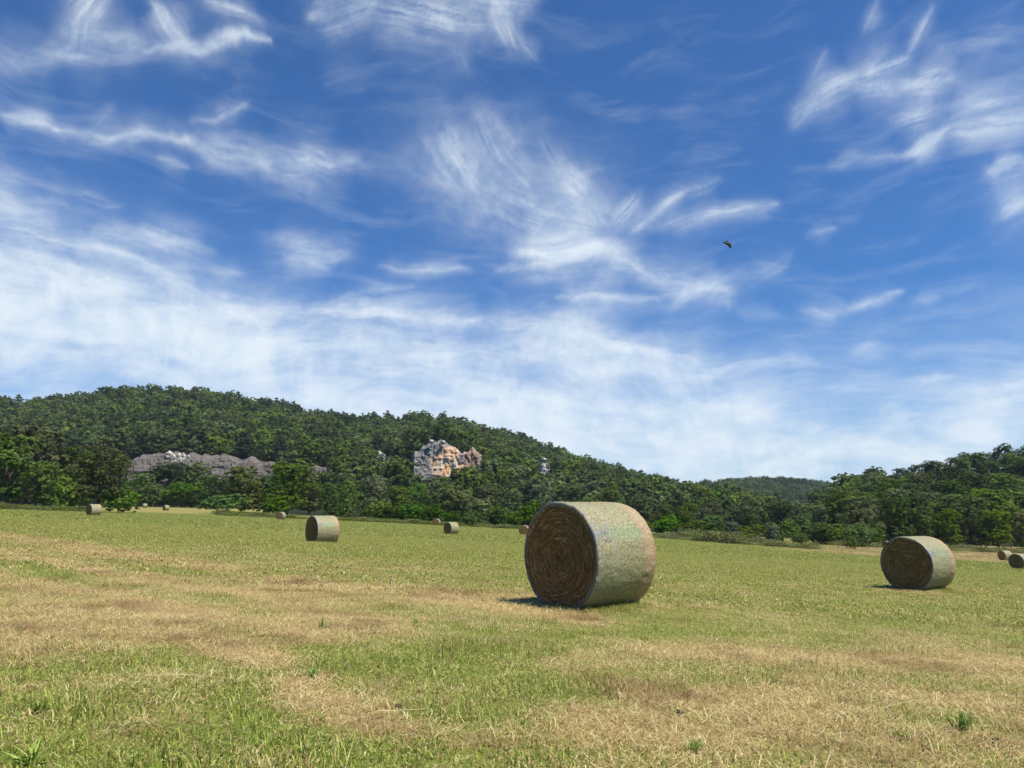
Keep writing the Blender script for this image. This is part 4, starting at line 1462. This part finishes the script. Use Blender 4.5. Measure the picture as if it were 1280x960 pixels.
def bale_profile(th):
    """radius round the girth: slightly slack, sagging flat where it rests"""
    z = -np.cos(th)
    r = BR * (1 + .008 * np.sin(2 * th + .6) + .006 * np.sin(3 * th + 2) + .010 * (fbm(th * 2 + 4, th * 0, 3) - .5))
    return r


def flatten(x, z):
    zl = -BR * .955
    z2 = np.where(z < zl, zl + (z - zl) * .12, z)
    return x * (1 + .02 * sstep(-.2, -.75, z / 1.0)), z2


def build_bale_meshes():
    nt, nl = 260, 84
    th = np.linspace(0, 2 * np.pi, nt, endpoint=False)
    y = np.concatenate([np.linspace(0, .05, 9), np.linspace(.062, BL - .062, nl - 18), np.linspace(BL - .05, BL, 9)])
    T, Yy = np.meshgrid(th, y, indexing='ij')
    e = np.minimum(Yy, BL - Yy)
    R0 = bale_profile(T) * (1 + .004 * np.sin(Yy / BL * math.pi)) + .010 * (fbm(T * 7 + 1, Yy * 4, 4) - .5) * 2 + .006 * (fbm(T * 40, Yy * 5, 2) - .5)
    rnd = .032
    R_ = R0 - rnd + np.sqrt(np.clip(rnd ** 2 - (np.clip(rnd - e, 0, rnd)) ** 2, 0, None))
    X, Z = flatten(R_ * np.sin(T), -R_ * np.cos(T))
    V = np.stack([X, Yy - BL / 2, Z], -1)
    # net lips folded on to the two faces
    lips = []
    lip_n = 5
    Vl0 = []
    for k in range(1, lip_n + 1):
        q = 1 - .008 * k - .016 * (k / lip_n) * fbm(th * 14, th * 0 + 2, 3)
        Vl0.append(np.stack([V[:, 0, 0] * q, V[:, 0, 1] - .002 + .004 * k * .5, V[:, 0, 2] * q], -1))
    A = np.stack(Vl0[::-1], 1)
    Vl1 = []
    for k in range(1, lip_n + 1):
        q = 1 - .008 * k - .016 * (k / lip_n) * fbm(th * 14 + 60, th * 0 + 2, 3)
        Vl1.append(np.stack([V[:, -1, 0] * q, V[:, -1, 1] + .002 - .004 * k * .5, V[:, -1, 2] * q], -1))
    B = np.stack(Vl1, 1)
    full = np.concatenate([A, V, B], 1)
    nv = full.shape[1]
    uu = np.concatenate([np.full(lip_n, 0.), y / BL, np.full(lip_n, 1.)])
    UV = np.stack([np.tile(uu, (nt, 1)), np.tile((th * BR)[:, None], (1, nv))], -1).reshape(-1, 2)
    wrap = mesh_np('net_wrap', full.reshape(-1, 3), grid_faces(nt, nv, True), M['net'], True, uv=UV)
    # faces of cut hay
    nr = 90
    faces = []
    for end, sgn in ((0, -1), (1, 1)):
        ring = V[:, 0 if end == 0 else -1]
        rr = np.linspace(0.004, .975, nr)
        Tt, Rr = np.meshgrid(th, rr, indexing='ij')
        Xf = ring[:, 0][:, None] * Rr
        Zf = ring[:, 2][:, None] * Rr
        sp_ = Rr * 17 - Tt / (2 * np.pi) + 1.6 * fbm(np.cos(Tt) * 1.4 + 5, np.sin(Tt) * 1.4 + Rr * 3, 3)
        dep = .010 * np.abs(np.sin(sp_ * np.pi)) + .030 * (fbm(Xf * 7 + 3, Zf * 7 + 8, 4) - .5) + .012 * (fbm(Rr * 40 + Tt * .4, Tt * 3, 3) - .5)
        dep = dep + .025 * (1 - Rr ** 4) - .03 * sstep(.09, .0, Rr)
        Yf = sgn * (BL / 2 - .012 + dep * sstep(1.0, .9, Rr) - .01)
        Vf = np.stack([Xf, Yf, Zf], -1).reshape(-1, 3)
        fc = grid_faces(nt, nr, True)
        cap = np.array([[i * nr for i in range(nt)]])
        faces.append((mesh_np('hay_face', Vf, [fc], M['hayface'], True), Vf))
    # loose stalks on the near face
    r = np.random.default_rng(5)
    Vs, Fs, cs = [], [], []
    o = 0
    for k in range(2600):
        rad = BR * .95 * math.sqrt(r.random())
        a = r.random() * 6.283
        arc = (.05 + .22 * r.random() ** 2) / max(rad, .15) * random.choice((-1, 1))
        drift = r.normal(0, .018)
        lift = abs(r.normal(0, .006)) + (r.random() < .05) * .05 * r.random()
        stray = r.random() < .07
        w = .0014 + .0026 * r.random()
        ns = 5
        pts = []
        for i in range(ns):
            t = i / (ns - 1)
            if stray:
                aa, rr_ = a + arc * t * .4, rad + drift * 5 * t - .03 * t * t
            else:
                aa, rr_ = a + arc * t, rad + drift * t
            rr_ = min(rr_, BR * .965)
            x, z = rr_ * math.sin(aa), -rr_ * math.cos(aa)
            z = max(z, -BR * .94)
            yb = -(BL / 2 - .012) - .025 * (1 - (rr_ / BR) ** 4) + .006 - lift * math.sin(t * math.pi * .8) - .008 * stray
            pts.append((x, yb, z))
        pts = np.array(pts)
        rdir = np.stack([pts[:, 0], 0 * pts[:, 0], pts[:, 2]], -1)
        rdir /= np.linalg.norm(rdir, axis=1, keepdims=True) + 1e-6
        vv = np.concatenate([pts - rdir * w, pts + rdir * w + np.array([0, -.001, 0])])
        Vs.append(vv)
        for i in range(ns - 1):
            Fs.append((o + i, o + i + 1, o + ns + i + 1, o + ns + i))
            cs.append(k)
        o += 2 * ns
    tone = r.random(2600) ** 1.3
    loose = mesh_np('loose_straw', np.concatenate(Vs), np.array(Fs), M['loose'], False, fattr={'c': tone[np.array(cs)]})
    return wrap, faces[0][0], faces[1][0], loose


B_WRAP, B_FACE, B_BACK, B_LOOSE = build_bale_meshes()


def make_bale(X, Y, heading, label, scale=1.0, z=None, tilt=0.0, detail=True, roll=0.0):
    zg = float(levelled(X, Y)) if z is None else z
    root = empty('hay_bale', (X, Y, zg), 0)
    root.rotation_euler = (tilt, 0, -math.radians(heading))
    root.scale = (scale,) * 3
    up = BR * .955 - .012
    link_mesh('net_wrap', B_WRAP, root, (0, 0, up))
    link_mesh('hay_face', B_FACE, root, (0, 0, up))
    link_mesh('hay_face', B_BACK, root, (0, 0, up))
    if detail:
        lo = link_mesh('loose_straw', B_LOOSE, root, (0, 0, up))
        lo['kind'] = 'stuff'
    tag(root, label, 'hay bale', 'round hay bales scattered over the mown field')
    return root


make_bale(NEAR_BALES[0][0], NEAR_BALES[0][1], 50, 'largest and nearest round hay bale, net wrap striped salmon and pale green')
make_bale(NEAR_BALES[1][0], NEAR_BALES[1][1], 57, 'second largest round bale at the right, its dark round face turned to us')
make_bale(NEAR_BALES[2][0], NEAR_BALES[2][1], 50, 'medium round bale left of centre, pale net side to the right')


def bale_px(px, base, hpx, heading, label):
    """a far bale: its distance follows from its height in the picture and it stands on the field there"""
    Y = 1.48 * F / hpx
    d = ray(px, base)
    X = d[0] / d[1] * Y
    make_bale(X, Y, heading, label, z=float(terrain(X, Y)) if Y > FIELD_END else None, detail=Y < 60)


bale_px(117, 641, 14.5, 35, 'leftmost large bale with a bright white side, under the dark pine')
bale_px(564, 665.5, 15, 45, 'bale at centre left with brown face and pale side, before the treeline')
bale_px(545.5, 657.7, 8.5, 10, 'smaller bale just left of and behind the centre left bale')
bale_px(655, 668, 11.5, 12, 'small bale face on, just left of the largest bale')
bale_px(663.5, 667, 10.5, 12, 'bale mostly hidden between the largest bale and its small neighbour')
bale_px(351, 645.5, 9.5, 12, 'small bale at the foot of the tall dark tree left of centre')
bale_px(1257, 702, 12.0, 78, 'small bright bale near the right edge on the pale strip')
bale_px(1276, 712.5, 18.5, 64, 'bale cut off by the right edge of the picture')
bale_px(1108.5, 690, 8.5, 40, 'bale almost hidden behind the left top of the second largest bale')
bale_px(207, 641.5, 6.5, 35, 'tiny bale in the further meadow, the nearer of the two')
bale_px(181, 636.5, 5.2, 60, 'tiny whitish bale at the back edge of the further meadow')
bale_px(825, 668, 6.2, 60, 'tiny whitish bale at the wood edge right of the largest bale')


# ------------------------------------------------------------------ single plants and litter in the foreground
def stalk(name, pts, rad, mat):
    v, f = tube(pts, rad, 5)
    return mesh_np(name, v, f, mat, True)


def flat_mat(name, c, rough=.6):
    m, n, out = new_mat(name)
    t = n.new('ShaderNodeTexCoord').outputs['Object']
    f = n.noise(t, 40, 3, .6)
    finish(n, out, n.mix(f, c4(tuple(x * .75 for x in c)), c4(tuple(min(x * 1.2, 1) for x in c))), rough, .2)
    return m


M['stalk'] = flat_mat('dry_stalk', rgb(206, 190, 140))
M['green'] = flat_mat('weed_green', rgb(122, 146, 66))
M['green2'] = flat_mat('clump_green', rgb(140, 160, 72))
M['clod'] = flat_mat('dark_clod', (.03, .022, .016), .9)


def weed_plant(px, py, H, n, label, seed, mat='green', spread=.5, w=.012, cat='weed'):
    r = np.random.default_rng(seed)
    X, Y = ground_hit(px, py)
    Vv, Ff = [], []
    o = 0
    for k in range(n):
        a = r.random() * 6.283
        L = H * (.55 + .5 * r.random())
        le = spread * (.3 + r.random())
        ns = 7
        ww = w * (.6 + .7 * r.random())
        base = np.array([r.normal(0, H * .12), r.normal(0, H * .12), -.01])
        pr = np.array([-math.sin(a + r.normal(0, .6)), math.cos(a), 0])
        P0 = []
        for i in range(ns):
            t = i / (ns - 1)
            c = base + np.array([math.cos(a) * le * L * t ** 1.6, math.sin(a) * le * L * t ** 1.6, L * (t - .30 * le * t ** 2.4)])
            wi = ww * (1 - t ** 2) * (.7 + .6 * math.sin(t * 3)) + .0006
            P0 += [c - pr * wi / 2, c + pr * wi / 2]
        Vv.append(np.array(P0))
        for i in range(ns - 1):
            Ff.append((o + 2 * i, o + 2 * i + 1, o + 2 * i + 3, o + 2 * i + 2))
        o += 2 * ns
    me = mesh_np('weed_plant', np.concatenate(Vv), np.array(Ff), M[mat], False)
    ob = link_mesh('weed_plant', me, None, (X, Y, float(levelled(X, Y))))
    return tag(ob, label, cat)


weed_plant(1205, 916, .15, 60, 'tallest leafy green weed in the dry foreground at the right', 1, 'green', .4, .006)
weed_plant(1128, 925, .08, 34, 'low slanting green grass clump left of the tall weed at the right', 2, 'green2', .9, .007, 'grass clump')
weed_plant(1075, 845, .09, 26, 'small upright green grass clump in the dry patch at middle right', 3, 'green2', .4, .007, 'grass clump')
weed_plant(868, 945, .09, 40, 'green grass clump at the bottom edge right of centre', 4, 'green', .5, .008, 'grass clump')
weed_plant(390, 850, .09, 60, 'dark green grass clump beside the raked straw left of centre', 5, 'green', .6, .008, 'grass clump')
weed_plant(50, 893, .08, 70, 'bright yellowish green grass clump in the left foreground', 6, 'green2', .5, .008, 'grass clump')
weed_plant(40, 955, .10, 40, 'broad bladed green grass clump in the bottom left corner', 7, 'green2', .8, .008, 'grass clump')
weed_plant(520, 782, .10, 18, 'small dark upright weed in the straw left of the largest bale', 8, 'green', .3, .010)
weed_plant(403, 788, .14, 12, 'thin upright weed in the straw at middle left', 9, 'green', .25, .008)

for px, py, s, lb in ((848, 896, .018, 'dark clod of dirt on the straw below the largest bale'), (1246, 932, .02, 'dark clod of dirt on the straw in the right bottom corner'), (497, 888, .014, 'dark clod of dirt beside the raked straw left of centre')):
    X, Y = ground_hit(px, py)
    nu, nv = 20, 12
    T, Pp = np.meshgrid(np.linspace(0, 6.283, nu, endpoint=False), np.linspace(.05, 3.09, nv), indexing='ij')
    q = s * (1 + .6 * (fbm(T * 1.5 + px, Pp * 2, 3) - .5))
    V = np.stack([q * np.cos(T) * np.sin(Pp) * 1.4, q * np.sin(T) * np.sin(Pp), q * np.cos(Pp) * .8], -1).reshape(-1, 3)
    tag(link_mesh('dirt_clod', mesh_np('dirt_clod', V, grid_faces(nu, nv, True), M['clod'], True), None, (X, Y, float(levelled(X, Y)) + .02)), lb, 'clod')


def long_straw(pts, label, r0=.0022):
    P3 = []
    for px, py, h in pts:
        X, Y = ground_hit(px, py)
        P3.append((X, Y, float(levelled(X, Y)) + h))
    P3 = np.array(P3)
    # smooth resample
    t = np.linspace(0, len(P3) - 1, 16)
    Q = np.stack([np.interp(t, np.arange(len(P3)), P3[:, k]) for k in range(3)], -1)
    org = Q[0].copy()
    ob = link_mesh('straw_stalk', stalk('straw_stalk', Q - org, np.linspace(r0, r0 * .5, 16), M['stalk']), None, tuple(org))
    return tag(ob, label, 'straw stalk')


long_straw([(180, 857, .05), (240, 858, .06), (288, 863, .06)], 'longest pale straw stalk lying level in the left foreground')
long_straw([(163, 866, .03), (180, 857, .05)], 'short bent pale straw joining the longest stalk at its left end')
long_straw([(470, 903, .05), (535, 903, .06)], 'pale straight straw stalk lying on grass at centre left')
long_straw([(1085, 890, .04), (1100, 897, .05), (1147, 890, .07)], 'pale straw stalk lying level at lower right')
long_straw([(1150, 920, .03), (1162, 940, .06), (1168, 952, .03)], 'white forked straw stalk near the bottom right', .003)

# ------------------------------------------------------------------ the bird
mb, nb, ob_ = new_mat('bird_plumage')
pb = nb.new('ShaderNodeTexCoord').outputs['Object']
spb = nb.new('ShaderNodeSeparateXYZ')
nb.link(pb, spb.inputs[0])
cb = nb.ramp(nb.mapr(spb.outputs[0], -.12, .10, 0, 1, smooth=False), [(0, (.006, .007, .012)), (.45, (.012, .010, .008)), (.65, (.10, .055, .03)), (1, (.05, .04, .035))])
finish(nb, ob_, cb, .5, .3)
M['bird'] = mb
M['tail'] = flat_mat('pale_tail', (.62, .66, .72))
M['wing'] = flat_mat('dark_wing', (.009, .008, .008), .9)


def make_bird():
    D = 19.0
    d = ray(910, 304.5)
    root = empty('bird', (d[0] / d[1] * D, D, d[2] / d[1] * D + CAM_H), 0)
    # body: one tapered skin from bill to rump, flying left and a little towards us
    path = [(-.132, 0, .028), (-.118, 0, .026), (-.100, 0, .024), (-.085, 0, .018), (-.06, 0, .008), (-.02, 0, 0), (.03, 0, -.004), (.065, 0, -.003), (.085, 0, -.002)]
    rad = [.001, .006, .017, .018, .022, .030, .026, .015, .006]
    v, f = tube(path, rad, 14)
    link_mesh('body', mesh_np('body', v, f, M['bird'], True), root)

    def wing(sign, tip, name='wing'):
        rootc = [np.array([-.05, .018 * sign, .008]), np.array([.035, .018 * sign, .002])]
        tip = np.array(tip)
        n = 9
        V = []
        for i in range(n):
            t = i / (n - 1)
            le = rootc[0] * (1 - t) + tip * t + np.array([-.018 * math.sin(t * math.pi), 0, .012 * math.sin(t * math.pi)])
            te = rootc[1] * (1 - t) + (tip + np.array([.012, 0, -.004])) * t + np.array([.03 * math.sin(t * math.pi) ** .7, 0, -.004])
            V += [le + [0, 0, .0022], te + [0, 0, .001], te - [0, 0, .001], le - [0, 0, .0022]]
        Ff = []
        for i in range(n - 1):
            for j in range(4):
                Ff.append((i * 4 + j, i * 4 + (j + 1) % 4, i * 4 + 4 + (j + 1) % 4, i * 4 + 4 + j))
        Ff += [(0, 1, 2, 3), ((n - 1) * 4 + 3, (n - 1) * 4 + 2, (n - 1) * 4 + 1, (n - 1) * 4)]
        link_mesh(name, mesh_np(name, np.array(V), np.array(Ff), M['wing'], False), root)
    wing(-1, (-.01, -.10, -.115))
    wing(1, (.06, .14, .085))
    # tail: fanned pale feathers with thickness
    V, Ff = [], []
    for i in range(5):
        a = (i - 2) * .13
        o = len(V)
        for s, w in ((.0, .008), (.06, .016), (.095, .011)):
            cx_, cy_ = .075 + s * math.cos(a), s * math.sin(a)
            for q in (-1, 1):
                for zt in (-.001, .001):
                    V.append((cx_, cy_ + q * w, .002 + zt + .0006 * i + s * .08))
        for k in range(2):
            b = o + 4 * k
            Ff += [(b, b + 2, b + 6, b + 4), (b + 1, b + 5, b + 7, b + 3), (b, b + 4, b + 5, b + 1), (b + 2, b + 3, b + 7, b + 6)]
        Ff += [(o, o + 1, o + 3, o + 2), (o + 8, o + 10, o + 11, o + 9)]
    link_mesh('tail', mesh_np('tail', np.array(V), np.array(Ff), M['tail'], False), root)
    root.scale = (1.25,) * 3
    root.rotation_euler = (math.radians(12), math.radians(-4), math.radians(14))
    tag(root, 'small dark bird with a pale tail flying in the blue sky', 'bird')


make_bird()

# ------------------------------------------------------------------ the air
HAZE = True
if HAZE:
    mz = bpy.data.materials.new('air')
    mz.use_nodes = True
    mz.node_tree.nodes.clear()
    nz = NT(mz.node_tree)
    oz = nz.new('ShaderNodeOutputMaterial')
    pv = nz.new('ShaderNodeVolumePrincipled')
    pv.inputs['Color'].default_value = (.72, .84, 1.0, 1)
    pv.inputs['Density'].default_value = .00007
    pv.inputs['Anisotropy'].default_value = .1
    nz.link(pv.outputs[0], oz.inputs['Volume'])
    x0, x1, y0, y1, z0, z1 = -1900, 1900, -80, 2300, -60, 240
    V = np.array([(x, y, z) for x in (x0, x1) for y in (y0, y1) for z in (z0, z1)], float)
    Fz = np.array([(0, 1, 3, 2), (4, 6, 7, 5), (0, 4, 5, 1), (2, 3, 7, 6), (0, 2, 6, 4), (1, 5, 7, 3)])
    hz = link_mesh('haze', mesh_np('haze', V, Fz, mz))
    tag(hz, 'thin summer haze in the air over the valley', 'haze', kind='stuff')
